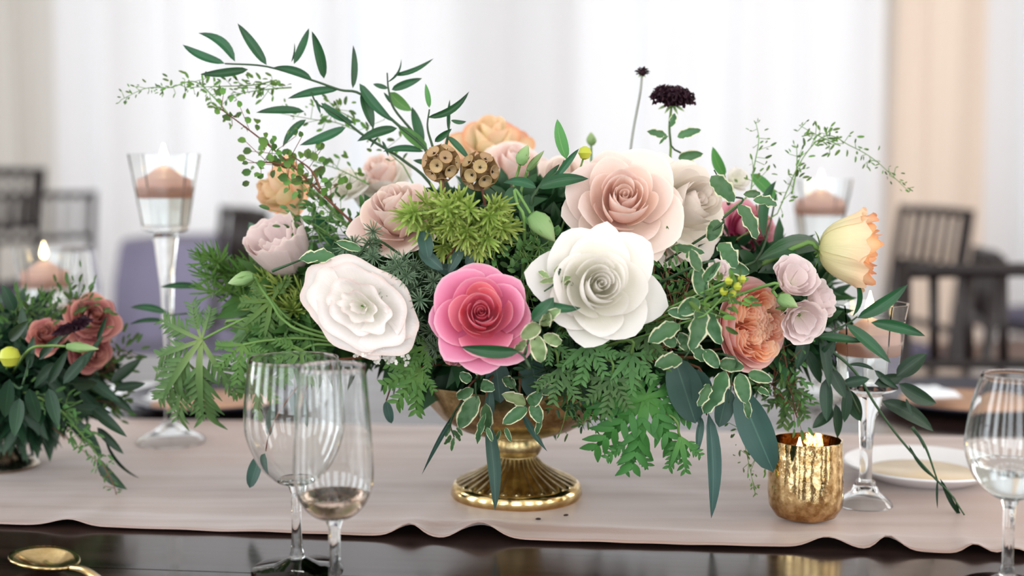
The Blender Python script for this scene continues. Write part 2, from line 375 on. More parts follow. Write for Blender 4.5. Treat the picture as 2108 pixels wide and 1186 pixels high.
# ------------------------------------------------------------------ the setting
struct('floor', box('floor', -5.5, 5.5, -4.0, 8.6, -0.05, 0, 'floor_wood'))
struct('ceiling', box('ceiling', -5.5, 5.5, -4.0, 8.6, 4.4, 4.5, 'ceiling_paint'))
def holed(name, axis, pos, a0, a1, holes, z0, z1, mat):
    """a wall with window openings between z0 and z1, built from piers and bands"""
    V, Fc = [], []
    def add(s0, s1, c0, c1):
        n = len(V)
        if axis == 'y': c = [(x, y, z) for z in (c0, c1) for y in (pos - 0.08, pos + 0.08) for x in (s0, s1)]
        else: c = [(x, y, z) for z in (c0, c1) for y in (s0, s1) for x in (pos - 0.08, pos + 0.08)]
        V.extend(c); Fc.extend([tuple(n + i for i in f) for f in ((0, 2, 3, 1), (4, 5, 7, 6), (0, 1, 5, 4), (2, 6, 7, 3), (0, 4, 6, 2), (1, 3, 7, 5))])
    add(a0, a1, 0, z0); add(a0, a1, z1, 4.4)
    e = [a0] + [q for h in holes for q in h] + [a1]
    for i in range(0, len(e), 2): add(e[i], e[i + 1], z0, z1)
    return struct(name, mesh(name, V, Fc, mat, False))
holed('wall_front', 'y', -4.08, -5.6, 5.6, [(x - 0.6, x + 0.6) for x in (-4.2, -2.1, 0, 2.1, 4.2)], 0.6, 3.8, 'wall_paint')
holed('wall_left', 'x', -5.58, -4.0, 8.6, [(y - 0.65, y + 0.65) for y in (-2.0, 0.6, 3.2)], 0.7, 3.9, 'wall_paint')
holed('wall_right', 'x', 5.58, -4.0, 8.6, [(y - 0.65, y + 0.65) for y in (-2.0, 0.6, 3.2)], 0.7, 3.9, 'wall_paint')
holed('wall_back', 'y', 8.5, -5.6, 5.6, [(x - 1.0, x + 1.0) for x in (-4.0, -1.35, 1.35, 4.0)], 0.4, 4.0, 'wall_paint')

# drapes along the back of the room
def drape(x0, x1, y, mat, label, seed, amp=0.07, fold=0.17):
    rnd = random.Random(seed); ph = [rnd.uniform(0, 6.3) for _ in range(4)]; n = int((x1 - x0) / fold * 8)
    def fn(u, v):
        x = x0 + (x1 - x0) * u; q = 2 * pi * x / fold
        yy = amp * (sin(q + 1.3 * sin(x * 2.1 + ph[0])) * 0.7 + 0.5 * sin(q * 0.43 + ph[1]) + 0.3 * sin(q * 1.9 + ph[2])) * (0.75 + 0.25 * v)
        return (x - (x0 + x1) / 2 + 0.02 * sin(q * 0.7 + v * 3), yy, 4.3 * v + 0.02)
    o = obj('curtain', grid('curtain', fn, n, 6, mat)); o.location = ((x0 + x1) / 2, y, 0)
    tag(o, label, 'curtain', None)
drape(-5.3, -2.62, 7.6, 'drape_grey', 'greyish white floor-length drape hanging behind two dark slatted chairs', 1)
drape(-2.62, -0.9, 7.5, 'drape_white', 'white sheer floor-length drape hanging beyond the tall candle holder', 2, 0.09, 0.3)
drape(-0.88, 0.73, 7.75, 'drape_white', 'white sheer drape hanging directly behind the flower centrepiece', 3, 0.06, 0.4)
drape(0.75, 2.12, 7.5, 'drape_white', 'white sheer drape hanging beyond the black scabiosa flowers', 4, 0.08, 0.34)
drape(2.12, 2.62, 7.35, 'drape_warm_glow', 'narrow drape panel coloured with a painted warm glow between white drapes', 5, 0.05, 0.22)
drape(2.62, 5.3, 7.5, 'drape_white', 'white sheer drape hanging beyond the slatted chair back', 6, 0.1, 0.28)

# ------------------------------------------------------------------ table and runner
e0 = T(0, 1085); e1 = T(2108, 1150); ax = (e1 - e0); ax.z = 0; ax.normalize(); ay = Vector((-ax.y, ax.x, 0))
TA = math.atan2(ax.y, ax.x)
tb = thing('dining_table', 'long dark polished wood dining table under a taupe runner', 'table', (e0.x + ax.x * 0.4, e0.y + ax.y * 0.4, 0), None, TA)
def TW(s, t, z):                # table axes: s along it, t across it from the runner's near edge
    return e0 + ax * s + ay * t + Vector((0, 0, z))
def at_table(o): return o
planks = 7; y0, y1 = -0.50, 0.92
for i in range(planks):
    a = y0 + (y1 - y0) * i / planks; b = y0 + (y1 - y0) * (i + 1) / planks
    o = obj('plank', box('plank', -1.6, 2.2, a + 0.0008, b - 0.0008, ZT - 0.035, ZT, 'dark_table'), tb)
obj('apron', box('apron', -1.5, 2.1, y0 + 0.08, y0 + 0.11, ZT - 0.12, ZT - 0.035, 'dark_table'), tb)
obj('apron', box('apron', -1.5, 2.1, y1 - 0.11, y1 - 0.08, ZT - 0.12, ZT - 0.035, 'dark_table'), tb)
for x in (-1.48, 2.0):
    for y in (y0 + 0.08, y1 - 0.16): obj('leg', box('leg', x, x + 0.08, y, y + 0.08, 0, ZT - 0.035, 'dark_table'), tb)

FAR0 = T(850, 872); FAR1 = T(1830, 912)
def runner():
    n, m = 760, 70; W = 0.43; x0, x1 = -1.3, 1.9
    bumps = [(840, 34, .0085), (985, 48, .0105), (920, 24, -.003), (1705, 46, .0075), (1832, 30, .0095), (2010, 26, .006), (140, 45, .004), (2090, 28, .004)]
    bs = []
    for px, wpx, h in bumps:
        q = T(px, 1085 + 65 * px / 2108) - e0; bs.append((q.dot(ax), wpx * 1.0 / F, h))
    def fn(u, v):
        s = x0 + (x1 - x0) * u; t = -0.0 + W * v
        z = 0.0014 + 0.0007 * noise.noise(Vector((s * 9, t * 30, 0))) + 0.0006 * noise.noise(Vector((s * 30, t * 12, 4)))
        for b, wd, h in bs:
            z += max(-0.0005, h) * exp(-((s - b) / wd) ** 2) * exp(-t / 0.02)
            t += (h * 0.9) * exp(-((s - b) / wd) ** 2) * exp(-v * 12)
        t += 0.004 * noise.noise(Vector((s * 4, 3.0, 1))) * (1 - v)
        z += 0.003 * max(0, noise.noise(Vector((s * 3 + t * 7, t * 5, 9)))) * (1 if 0.03 < t else 0.2)
        z += 0.0009 / (1 + exp((t - 0.042) * 1800))
        p = TW(s, t, z); return p - TW(0.4, 0.2, 0)
    o = obj('table_runner', grid('table_runner', fn, n, m, 'runner_cloth')); o.location = TW(0.4, 0.2, 0.0)
    sm = o.modifiers.new('cloth_thickness', 'SOLIDIFY'); sm.thickness = 0.0008; sm.offset = 1
    tag(o, 'taupe fabric table runner with rippled edge lying along the dark table', 'table runner')
runner()

# ------------------------------------------------------------------ chairs
def bar(name, pts, r, parent, mat='chair_wood', r1=None, n=8):
    return obj(name, tube(name, [Vector(p) for p in pts], r, r if r1 is None else r1, mat, n), parent)
def make_chair(h=0.86, lo=0.705, nsp=6, wd=0.40):
    c = thing('slatted_chair', '', 'chair')
    hw = wd / 2
    for s in (-1, 1):
        bar('back_post', [(s * hw, 0.0, 0), (s * hw, 0.02, 0.45), (s * hw * 0.98, -0.03, h + 0.012)], 0.016, c, r1=0.013)
        bar('leg', [(s * hw, 0.40, 0), (s * hw, 0.40, 0.44)], 0.015, c)
        bar('stretcher', [(s * hw, 0.01, 0.2), (s * hw, 0.40, 0.2)], 0.009, c)
    bar('top_rail', [(-hw, -0.03, h), (0, -0.045, h + 0.003), (hw, -0.03, h)], 0.012, c)
    bar('lower_rail', [(-hw, -0.012, lo), (0, -0.024, lo), (hw, -0.012, lo)], 0.012, c)
    bar('lower_rail', [(-hw, 0.012, 0.54), (0, 0.0, 0.54), (hw, 0.012, 0.54)], 0.011, c)
    bar('stretcher', [(-hw, 0.4, 0.24), (hw, 0.4, 0.24)], 0.009, c)
    for i in range(nsp):
        x = -hw + wd * (i + 1) / (nsp + 1)
        bar('spindle', [(x, -0.02, lo), (x, -0.042, h)], 0.0085, c)
    obj('seat', lathe('seat', [(0.0, 0.43), (0.27, 0.43), (0.285, 0.445), (0.27, 0.46), (0.0, 0.46)], 'chair_wood', 4, False), c).matrix_basis = Matrix.Translation((0, 0.21, 0)) @ Matrix.Rotation(pi / 4, 4, 'Z')
    obj('cushion', lathe('cushion', [(0.0, 0.46), (0.24, 0.46), (0.26, 0.475), (0.24, 0.495), (0.0, 0.505)], 'cushion', 4, True), c).matrix_basis = Matrix.Translation((0, 0.21, 0)) @ Matrix.Rotation(pi / 4, 4, 'Z')
    return c
def dup(root):
    r = root.copy(); COL.objects.link(r)
    for ch in root.children:
        c = ch.copy(); COL.objects.link(c); c.parent = r; c.matrix_basis = ch.matrix_basis
    return r
ch0 = make_chair()
def place(o, x, y, rz, label, sc=1.0):
    o.location = (x, y, 0); o.rotation_euler.z = rz; o.scale = (sc, sc, sc); o['label'] = label; o['group'] = 'dark slatted chairs'
q = P(2128, 570, 2.12)
place(ch0, q.x, 2.14, pi + TA * 0.3, 'dark slatted chair drawn up to the far side of the laid table')
q = P(1905, 430, 3.9); place(dup(ch0), q.x, 3.9, radians(100), 'dark slatted chair standing sideways beyond the peach lisianthus', 1.04)
q = P(2040, 560, 2.9); place(dup(ch0), q.x, 3.0, radians(78), 'dark slatted chair turned half away behind the one at the laid table', 0.96)
q = P(85, 400, 5.0); place(dup(ch0), q.x, 5.0, radians(52), 'dark slatted chair by the grey drape, beyond the lower candle holder', 1.06)
q = P(-20, 345, 4.3); place(dup(ch0), q.x, 4.3, radians(75), 'dark slatted chair nearest the left wall, tallest of the chairs', 1.17)
q = P(480, 440, 3.8); place(dup(ch0), q.x, 3.8, radians(118), 'dark slatted chair standing at the lavender-clothed table', 1.04)
q = P(2240, 560, 4.6); place(dup(ch0), q.x, 4.6, radians(20), 'dark slatted chair far back beside the white drape', 1.0)

# far tables with cloths
def far_table(x, y, r, label, mat):
    t = thing('round_table', label, 'table', (x, y, 0))
    n = 72
    def fl(rr, z, a, k): return rr + (0.035 * sin(a * 11) + 0.02 * sin(a * 17 + 1)) * max(0, (0.72 - z)) if k < 5 else rr
    obj('tablecloth', lathe('tablecloth', [(r + 0.06, 0.02), (r + 0.05, 0.3), (r + 0.03, 0.6), (r + 0.005, 0.74), (r - 0.01, 0.755), (0.01, 0.756)], mat, n, True, fl), t)
    obj('table_frame', lathe('table_frame', [(0.3, 0.0), (0.06, 0.04), (0.05, 0.7), (r - 0.05, 0.71), (r - 0.03, 0.735), (0.0, 0.74)], 'chair_wood', 24), t)
q = P(395, 490, 4.6); far_table(q.x + 0.10, 4.9, 0.42, 'round far table covered with a lavender grey floor-length cloth', 'lavender_cloth')

# ------------------------------------------------------------------ glassware and candles
def flame_mesh(h):
    prof = [(0.0004, 0), (0.16 * h, 0.14 * h), (0.2 * h, 0.3 * h), (0.15 * h, 0.55 * h), (0.06 * h, 0.82 * h), (0.0004, h)]
    return lathe('flame', prof, 'flame', 12)
def candle(x, y, z, r, label, hgt=0.026, flame=0.020, dome=True):
    c = thing('floating_candle', label, 'candle', (x, y, z), 'floating peach candles')
    obj('wax', lathe('wax', [(0.0, 0), (r * 0.80, 0.0), (r * 0.93, hgt * 0.10), (r, hgt * 0.30), (r, hgt * 0.66), (r * 0.95, hgt * 0.74), (r * 0.72, hgt * 0.80), (r * 0.50, hgt * 0.98), (r * 0.28, hgt * 1.14), (r * 0.10, hgt * 1.2), (0.0, hgt * 1.18)], 'wax', 40), c)
    obj('wick', tube('wick', [Vector((0, 0, hgt * 1.15)), Vector((0.0004, 0, hgt * 1.15 + 0.006))], 0.0007, 0.0006, 'wick'), c)
    f = obj('flame', flame_mesh(flame), c); f.location = (0, 0, hgt * 1.15 + 0.004)
def holder(p, H, rim, base, cup_h, foot, label, cl, wl, water=0.58, facets=10):
    """stemmed glass candle holder; p on the table, H full height"""
    t = thing('candle_holder', label, 'candle holder', p, 'stemmed glass candle holders')
    cb = H - cup_h
    obj('foot', lathe('foot', [(0.0, 0.0165), (0.006, 0.0155), (foot * 0.5, 0.0095), (foot * 0.88, 0.0035), (foot * 0.95, 0.0), (foot * 0.985, 0.0003), (foot, 0.0018), (foot * 0.9, 0.0058), (foot * 0.5, 0.0125), (0.008, 0.022), (0.0, 0.023)], 'clear_glass', 48), t)
    obj('stem', lathe('stem', [(0.0, 0.0205), (0.0058, 0.0205), (0.0052, cb * 0.45), (0.0072, cb * 0.75), (0.012, cb - 0.014), (0.014, cb - 0.004), (0.011, cb), (0.0, cb)], 'clear_glass', 10, True), t)
    th = 0.0022
    prof = [(0.0, cb), (base * 0.8, cb), (base, cb + 0.003), (base + (rim - base) * 0.45, cb + cup_h * 0.5), (rim * 0.93, cb + cup_h * 0.82), (rim, cb + cup_h),
            (rim - th, cb + cup_h), (rim * 0.93 - th, cb + cup_h * 0.82), (base + (rim - base) * 0.45 - th, cb + cup_h * 0.5), (base - th, cb + 0.008), (0.0, cb + 0.007)]
    obj('cup', lathe('cup', prof, 'clear_glass', facets, False), t)
    zl = cb + cup_h * water; k = (water - 0.04)
    def rad(f): return (base + (rim - base) * 0.45 * f / 0.5 if f < 0.5 else base + (rim - base) * 0.45 + (rim * 0.93 - base - (rim - base) * 0.45) * (f - 0.5) / 0.32) - th + 0.0004
    w_ = obj('water', lathe('water', [(0.0, cb + 0.0068), (base - th + 0.0004, cb + 0.0076), (rad(min(0.5, water)), cb + cup_h * min(0.5, water)), (rad(water), zl), (0.0, zl)], 'water', facets, False))
    w_.location = p; tag(w_, wl, 'water', 'water in the candle holders')
    candle(p[0], p[1], p[2] + zl - 0.010, rad(water) * 0.90, cl)
RY = 0.0022
def on_runner(px, py):
    q = T(px, py); q.z = ZT + RY; return q
def at_depth(px, py, d):
    q = P(px, py, d); q.z = ZT; return q
q = at_depth(337, 330, 1.35); q.z = ZT + 0.0012
holder(q, 0.300, 0.0375, 0.024, 0.080, 0.036, 'tallest stemmed glass candle holder, standing alone against the white drape', 'floating peach candle in the tallest stemmed holder against white drape', 'clear water filling the tallest stemmed candle holder')
q = at_depth(90, 515, 1.56); holder(q, 0.192, 0.037, 0.026, 0.075, 0.035, 'lower glass candle holder standing behind the dark red and green bouquet', 'floating peach candle above the dark red and green bouquet', 'clear water in the holder behind the dark bouquet', 0.5)
q = at_depth(1690, 380, 1.62); holder(q, 0.272, 0.040, 0.026, 0.080, 0.036, 'stemmed glass candle holder half hidden behind the pink centrepiece flowers', 'floating candle glowing behind the pink centrepiece flowers', 'clear water in the holder behind the centrepiece')
q = T(1780, 1044); q.z = ZT + 0.0012
holder(q, 0.174, 0.033, 0.026, 0.074, 0.0235, 'stemmed glass candle holder behind the trailing ruscus, next to the bread plate', 'floating peach candle seen through trailing ruscus leaves', 'clear water in the holder beside the bread plate', 0.55)

def wineglass(p, prof_out, foot, stem_r, label, liquid=None, lq=None, lmat='water'):
    """prof_out: (r, z) outer bowl from its bottom up to the rim"""
    t = thing('wine_glass', label, 'wine glass', p, 'wine glasses')
    zb = prof_out[0][1]
    obj('foot', lathe('foot', [(0.0, 0), (foot * 0.97, 0.0), (foot, 0.0012), (foot * 0.97, 0.0022), (foot * 0.5, 0.004), (0.007, 0.009), (0.0, 0.0095)], 'clear_glass', 56), t)
    obj('stem', lathe('stem', [(0.0, 0.008), (0.0062, 0.008), (0.0042, 0.016), (stem_r, zb * 0.55), (stem_r * 1.1, zb - 0.006), (0.006, zb), (0.0, zb)], 'clear_glass', 24), t)
    th = 0.0008; c = catmull([Vector((r, 0, z)) for r, z in prof_out], 6); c = [(v.x, v.z) for v in c]
    inner = [(max(0.0, r - th), z + (0.0035 if i < 6 else 0.0)) for i, (r, z) in enumerate(c)]
    obj('bowl', lathe('bowl', [(0.0, zb - 0.0003)] + c + [(c[-1][0] - th * 0.12, c[-1][1] + th * 0.35), (c[-1][0] - th * 0.5, c[-1][1] + th * 0.5), (c[-1][0] - th * 0.88, c[-1][1] + th * 0.35)] + inner[::-1][:-1] + [(0.0, inner[1][1])], 'clear_glass', 64), t)
    if liquid:
        zl = liquid; pr = [(r - th + 0.0003, z) for r, z in inner if z < zl and r > 0.003]
        w_ = obj('drink', lathe('drink', [(0.0, inner[1][1] - 0.0002)] + pr + [(pr[-1][0], zl), (0.0, zl)], lmat, 64)); w_.location = p
        tag(w_, lq, 'drink', None)
q = T(612, 1174)
wineglass(q, [(0.004, 0.063), (0.014, 0.066), (0.026, 0.078), (0.0345, 0.097), (0.0362, 0.112), (0.0345, 0.135), (0.0315, 0.155)], 0.033, 0.0034, 'larger empty wine glass with wide bowl in front of the white ruffled flower')
q = T(690, 1232)
wineglass(q, [(0.004, 0.055), (0.014, 0.058), (0.0235, 0.069), (0.0268, 0.083), (0.0262, 0.105), (0.024, 0.135), (0.0222, 0.159)], 0.029, 0.0036, 'narrower wine glass with a little pale drink beside the wide glass', 0.0715, 'shallow pale drink in the bottom of the narrower wine glass', 'pale_wine')
q = T(2072, 1212)
wineglass(q, [(0.004, 0.063), (0.013, 0.066), (0.024, 0.077), (0.0305, 0.094), (0.0308, 0.108), (0.027, 0.130), (0.0215, 0.150)], 0.031, 0.0038, 'rounded wine glass half full of water near the bread plate', 0.088, 'clear water in the rounded wine glass near the bread plate', 'water')
q = at_depth(150, 520, 1.72)
wineglass(q, [(0.004, 0.075), (0.015, 0.078), (0.029, 0.092), (0.035, 0.115), (0.035, 0.13), (0.031, 0.155), (0.028, 0.180)], 0.033, 0.0036, 'clear wine glass standing behind the lower candle holder')

# gold mercury votive
q = T(1657, 1073); q.z = ZT + RY
v = thing('votive_holder', 'gold mottled mercury glass votive holder in front of the bread plate', 'candle holder', q)
vr = 0.0305
def dent(r, z, a, k): return r * (1 + 0.006 * sin(a * 9 + z * 300) + 0.006 * sin(a * 5 + 2 + z * 90)) if r > 0.01 else r
obj('cup', lathe('cup', [(0.0, 0.0), (vr * 0.55, 0.0005), (vr * 0.82, 0.004), (vr * 0.97, 0.012), (vr * 1.0, 0.022), (vr * 0.985, 0.04), (vr * 0.95, 0.066), (vr * 0.90, 0.066), (vr * 0.93, 0.04), (vr * 0.93, 0.02), (vr * 0.8, 0.009), (0.0, 0.006)], 'mercury', 72, True, dent), v)
c = thing('tealight', 'small lit tealight burning inside the gold votive holder', 'candle', q + Vector((0, 0, 0.0072)))
obj('wax', lathe('wax', [(0, 0), (0.019, 0), (0.0195, 0.002), (0.0195, 0.034), (0.018, 0.036), (0.0, 0.035)], 'wax', 32), c)
obj('wick', tube('wick', [Vector((0, 0, 0.034)), Vector((0, 0, 0.042))], 0.0007, 0.0006, 'wick'), c)
f = obj('flame', flame_mesh(0.02), c); f.location = (-0.004, 0.008, 0.039)

# plates, spoon, napkin
def plate(p, r, label, m1, m2, cat='plate', group=None):
    t = thing('plate', label, cat, p, group)
    obj('rim', lathe('rim', [(0.0, 0.0), (r * 0.6, 0.0), (r * 0.66, 0.002), (r * 0.97, 0.0125), (r, 0.0145), (r * 0.985, 0.016), (r * 0.72, 0.0065), (r * 0.68, 0.005), (0, 0.0045)], m1, 72), t)
    obj('well', lathe('well', [(0.0, 0.0046), (r * 0.70, 0.0060), (r * 0.69, 0.0066), (0.0, 0.0056)], m2, 64), t)
q = T(1900, 992); q.z = ZT + 0.003; plate(q, 0.072, 'white bread plate with cream centre on the runner behind the gold votive', 'porcelain', 'cream_glaze')
q = T(2000, 836); plate(q, 0.12, 'dark rimmed wooden charger plate laid before the slatted chair', 'navy_glaze', 'charger_wood', 'plate', 'dark charger plates')
q = T(440, 836); plate(q, 0.105, 'dark rimmed wooden charger plate laid behind the feathery geranium leaf', 'navy_glaze', 'charger_wood', 'plate', 'dark charger plates')
def napkin(p, w_, d_, h_, rz, label):
    def fn(u, v): 
        e = min(1, 8 * min(u, 1 - u, v, 1 - v))
        return ((u - 0.5) * w_, (v - 0.5) * d_, h_ * e * (0.8 + 0.3 * noise.noise(Vector((u * 5, v * 4, 1)))) + 0.001)
    o = obj('napkin', grid('napkin', fn, 20, 16, 'napkin_white')); o.location = p; o.rotation_euler.z = rz
    s_ = o.modifiers.new('hem', 'SOLIDIFY'); s_.thickness = 0.001
    tag(o, label, 'napkin')
q = T(285, 822); napkin(q, 0.10, 0.13, 0.012, 0.5, 'folded white napkin lying between the dark bouquet and tall candle holder')
q = T(1918, 842); napkin(q + Vector((0, 0, 0.017)), 0.05, 0.05, 0.008, 0.2, 'small folded white napkin on the rim of the charger plate')
# gold spoon at the near edge
q = T(96, 1176)
s_ = thing('gold_spoon', 'polished gold spoon lying on the bare dark table', 'spoon', q, None, radians(-42))
def spoon(u, v):
    a = 2 * pi * u; rr = v
    x = 0.034 * rr * cos(a); y = 0.0215 * rr * sin(a) * (1 - 0.16 * cos(a)); return (x, y, 0.0012 + 0.0085 * rr ** 2.2)
o = obj('bowl', grid('bowl', spoon, 40, 8, 'brass_bright'), s_); m_ = o.modifiers.new('wall', 'SOLIDIFY'); m_.thickness = 0.0012
obj('handle', tube('handle', catmull([Vector((0.033, 0, 0.0095)), Vector((0.055, 0, 0.0115)), Vector((0.09, 0, 0.006)), Vector((0.145, 0, 0.003))], 5), 0.0024, 0.0034, 'brass_bright', 8), s_)

# ------------------------------------------------------------------ brass compote
CP = T(1063, 1026); CP.z = ZT + RY
cp = thing('footed_bowl', 'fluted brass footed bowl holding the pink and white centrepiece', 'bowl', CP)
NF = 30
def fl_foot(r, z, a, k): return r * (1 + 0.055 * (abs(sin(a * NF / 2)) - 0.6)) if 0.0135 < z < 0.036 else r
obj('base_ring', lathe('base_ring', [(0.0, 0.0), (0.0555, 0.0), (0.0575, 0.003), (0.0570, 0.009), (0.0545, 0.0125), (0.0525, 0.0135), (0.0, 0.0135)], 'brass_bright', 96), cp)
obj('fluted_foot', lathe('fluted_foot', [(0.0, 0.0130), (0.0530, 0.0132), (0.0515, 0.0145), (0.046, 0.017), (0.038, 0.0205), (0.030, 0.0245), (0.0235, 0.029), (0.0190, 0.034), (0.0175, 0.0362), (0.0, 0.0362)], 'brass', 240, True, fl_foot), cp)
obj('collar', lathe('collar', [(0.0, 0.0355), (0.0165, 0.0360), (0.0165, 0.0370), (0.0198, 0.0380), (0.0222, 0.0425), (0.0228, 0.0475), (0.0215, 0.0530), (0.0195, 0.0565), (0.0, 0.057)], 'brass', 64), cp)
def fl_bowl(r, z, a, k):
    q = (z - 0.05) / 0.052; return r * (1 + 0.020 * max(0, min(1, q)) * sin(a * 12)) if r > 0.005 else r
BP = [(0.0, 0.0530), (0.018, 0.0535), (0.034, 0.0565), (0.050, 0.0620), (0.064, 0.0705), (0.0745, 0.0825), (0.0800, 0.0955), (0.0825, 0.1040)]
obj('bowl', lathe('bowl', BP + [(0.0805, 0.1040), (0.078, 0.096), (0.0725, 0.0845), (0.062, 0.0735), (0.048, 0.0655), (0.02, 0.060), (0.0, 0.0595)], 'brass', 192, True, fl_bowl), cp)
CORE = CP + Vector((0, 0, 0.105))

# ------------------------------------------------------------------ petals and flowers
def bez(p, t):
    a = (1 - t); return (a ** 3 * p[0][0] + 3 * a * a * t * p[1][0] + 3 * a * t * t * p[2][0] + t ** 3 * p[3][0],
                         a ** 3 * p[0][1] + 3 * a * a * t * p[1][1] + 3 * a * t * t * p[2][1] + t ** 3 * p[3][1])
def petal(Rr, H, W, th, reflex=0.0, roll=0.0, spiral=0.0, ruf=0.0, tip=0.0, rnd=0.22, mat='white_rose', nu=12, nv=9, belly=1.0, drop=0.75):
    p = [(0.10 * Rr, 0), (0.95 * Rr * belly, 0.02 * H), (Rr * 0.98, 0.72 * H), (Rr * (1 + reflex), H * (1 - drop * reflex))]
    ph = R(0, 6.28); k = random.choice((3, 4, 5)); lean = R() * 0.06
    def fn(u, v):
        s = 2 * u - 1
        vm = 1 - rnd * abs(s) ** 3 - tip * abs(s) ** 1.2 + lean * s
        t = v * vm; r, z = bez(p, min(1, t))
        if t > 1: z += H * (t - 1)
        am = roll * abs(s) ** 2.5 * t * t
        r -= am * Rr * 0.04; z -= am * H * 0.30
        r *= 1 + spiral * s
        wv = ruf * t ** 3 * sin(s * k * 1.6 + ph)
        r += wv * Rr * 0.5; z += ruf * t ** 3 * sin(s * k * 2.3 + ph * 2) * H * 0.35
        a = th + s * W * (0.75 + 0.25 * t)
        return (r * cos(a), r * sin(a), z)
    return grid('petal', fn, nu, nv, mat)
def swirl(rad, H, turns, mat, lo=0.35):
    def fn(u, v):
        a = u * turns * 2 * pi; r = rad * (0.10 + 0.9 * u) * (0.82 + 0.18 * v + 0.10 * max(0, v - 0.8) * 5 * 0.3)
        return (r * cos(a), r * sin(a), H * (lo + (1 - lo) * v) * (1 - 0.06 * (1 - u)) + 0.03 * H * sin(a * 1.5) * v)
    return grid('petal', fn, int(26 * turns), 5, mat)
def head(name, label, px, py, d, axis, group=None, cat='flower', H=0.0):
    """axis in (right, up, towards the viewer); the head's middle sits at the given place"""
    a = Vector((axis[0], -axis[2], axis[1])).normalized()
    c = P(px, py, d) - a * H * 0.5
    t = thing(name, label, cat, c, group)
    return t, frame(a, R(0, 6)), c, a
def stem_to_core(t, c, a, r=0.0022, mat='stem_green', sub=0.02):
    e = CORE + Vector(((c.x - CORE.x) * 0.12, (c.y - CORE.y) * 0.12, -0.015))
    pts = catmull([c, c - a * sub, (c - a * sub) * 0.45 + e * 0.55 + Vector((0, 0, 0.005)), e], 4)
    obj('stem', tube('stem', pts, r, r, mat, 6), t, Matrix())
def sepals(t, M, r, mat='stem_green', n=5):
    for i in range(n):
        a = 2 * pi * i / n; u = Vector((cos(a), sin(a), 0))
        b = M @ (u * r * 0.1); e = M @ (u * r * 0.55 + Vector((0, 0, -r * 0.12)))
        put_leaf(t, 'lance', mat, b, e, r * 0.18, 0.1, 0, M.to_3x3() @ Vector((0, 0, 1)), 'sepal')
def rose(name, label, px, py, rpx, axis, mi, mo, d=None, layers=None, Hf=1.0, turns=2.4, cr=0.17, group=None, roll0=None, tips=0.28):
    d = D(px, py, 0.0) if d is None else d
    Rm = rpx * d / F; H = Hf * Rm
    t, M, c, a = head(name, label, px, py, d, axis, group, 'flower', H)
    if roll0 is not None: M = frame(a, roll0)
    M = Matrix.Translation(c) @ M
    obj('petal', swirl(cr * Rm, H * 1.0, turns, mi), t, M)
    th = R(0, 6.28)
    layers = layers or [
        (3, .23, 1.05, 1.30, -.12, .0, .15, mi), (3, .32, 1.07, 1.25, -.08, .0, .15, mi), (4, .42, 1.04, 1.05, -.02, .08, .13, mi), (4, .54, 0.97, 1.0, .10, .3, .10, mi),
        (4, .66, 0.86, 1.0, .32, .9, .06, mo), (4, .78, 0.68, 1.0, .46, 1.4, .03, mo), (4, .80, 0.46, .95, .46, 1.5, .0, mo)]
    for n, rf, hf, W, rx, ro, sp, m in layers:
        th += 0.7 + R() * 0.2
        for i in range(n):
            obj('petal', petal(rf * Rm * (1 + R() * 0.04), H * hf * (1 + R() * 0.03), W * (1 + R() * 0.06), th + 2 * pi * i / n + R() * 0.1, rx * (1 + R() * 0.35), ro * (1 + R() * 0.4), sp, 0.02 + 0.03 * rx, tips * (1 + R() * 0.6) if ro > 0.25 else 0.03, 0.16, m), t, M @ Matrix.Rotation(R() * (0.03 + 0.07 * rf), 4, 'X') @ Matrix.Rotation(R() * (0.03 + 0.07 * rf), 4, 'Y'))
    sepals(t, M, Rm)
    stem_to_core(t, c, a)
    return t, M, Rm, H
rose('pink_rose', 'bright pink rose in the middle of the centrepiece with a dark leaf across it', 991, 648, 101, (0.0, 0.30, 1), 'pink_in', 'pink_out', D(992, 640, -0.035), turns=2.8, cr=0.17)
rose('white_rose', 'large creamy white rose with pointed outer petals below the blush rose', 1232, 588, 119, (0.10, 0.22, 1), 'white_rose', 'white_rose', D(1236, 592, -0.035), tips=0.36, Hf=0.9)
rose('blush_rose', 'large blush pink rose above the white rose, beside the ivory one', 1283, 416, 116, (0.0, 0.42, 1), 'blush_in', 'blush_out', D(1283, 420, -0.02), Hf=0.95, tips=0.32)
rose('ivory_rose', 'ivory rose turned sideways against the blush rose', 1410, 424, 108, (0.55, 0.3, 0.78), 'ivory', 'ivory', D(1408, 425, 0.0), Hf=1.05)
rose('dusty_rose', 'dusty pink rose half covered by chartreuse needles near the seed pods', 815, 440, 92, (-0.3, 0.75, 0.6), 'dusty', 'dusty', D(815, 440, 0.0), Hf=1.0)
rose('hot_pink_rose', 'deep pink rose half hidden behind leaves next to the ivory rose', 1545, 470, 64, (0.4, 0.4, 0.8), 'hot_pink', 'hot_pink', D(1545, 470, 0.035), Hf=1.1)
rose('peach_rose', 'peach rose at the back above the seed pods', 1010, 292, 78, (0.0, 0.8, 0.5), 'peach_yellow', 'peach', 1.235)
rose('pale_pink_rose', 'pale pink rose at the back behind the green buds', 1055, 345, 74, (0.15, 0.7, 0.6), 'blush_in', 'blush_out', 1.19)
rose('pale_pink_rose', 'pale pink rose at the back between the green buds and the blush rose', 1160, 368, 66, (-0.1, 0.6, 0.7), 'blush_out', 'blush_out', 1.16)
rose('pale_rose', 'white and pink rose at the back between the dusty rose and ruscus', 785, 360, 62, (-0.2, 0.8, 0.5), 'blush_in', 'white_rose', 1.21)
rose('pale_rose', 'small white rose behind the brown twig', 718, 375, 44, (-0.3, 0.7, 0.5), 'white_rose', 'white_rose', 1.20)
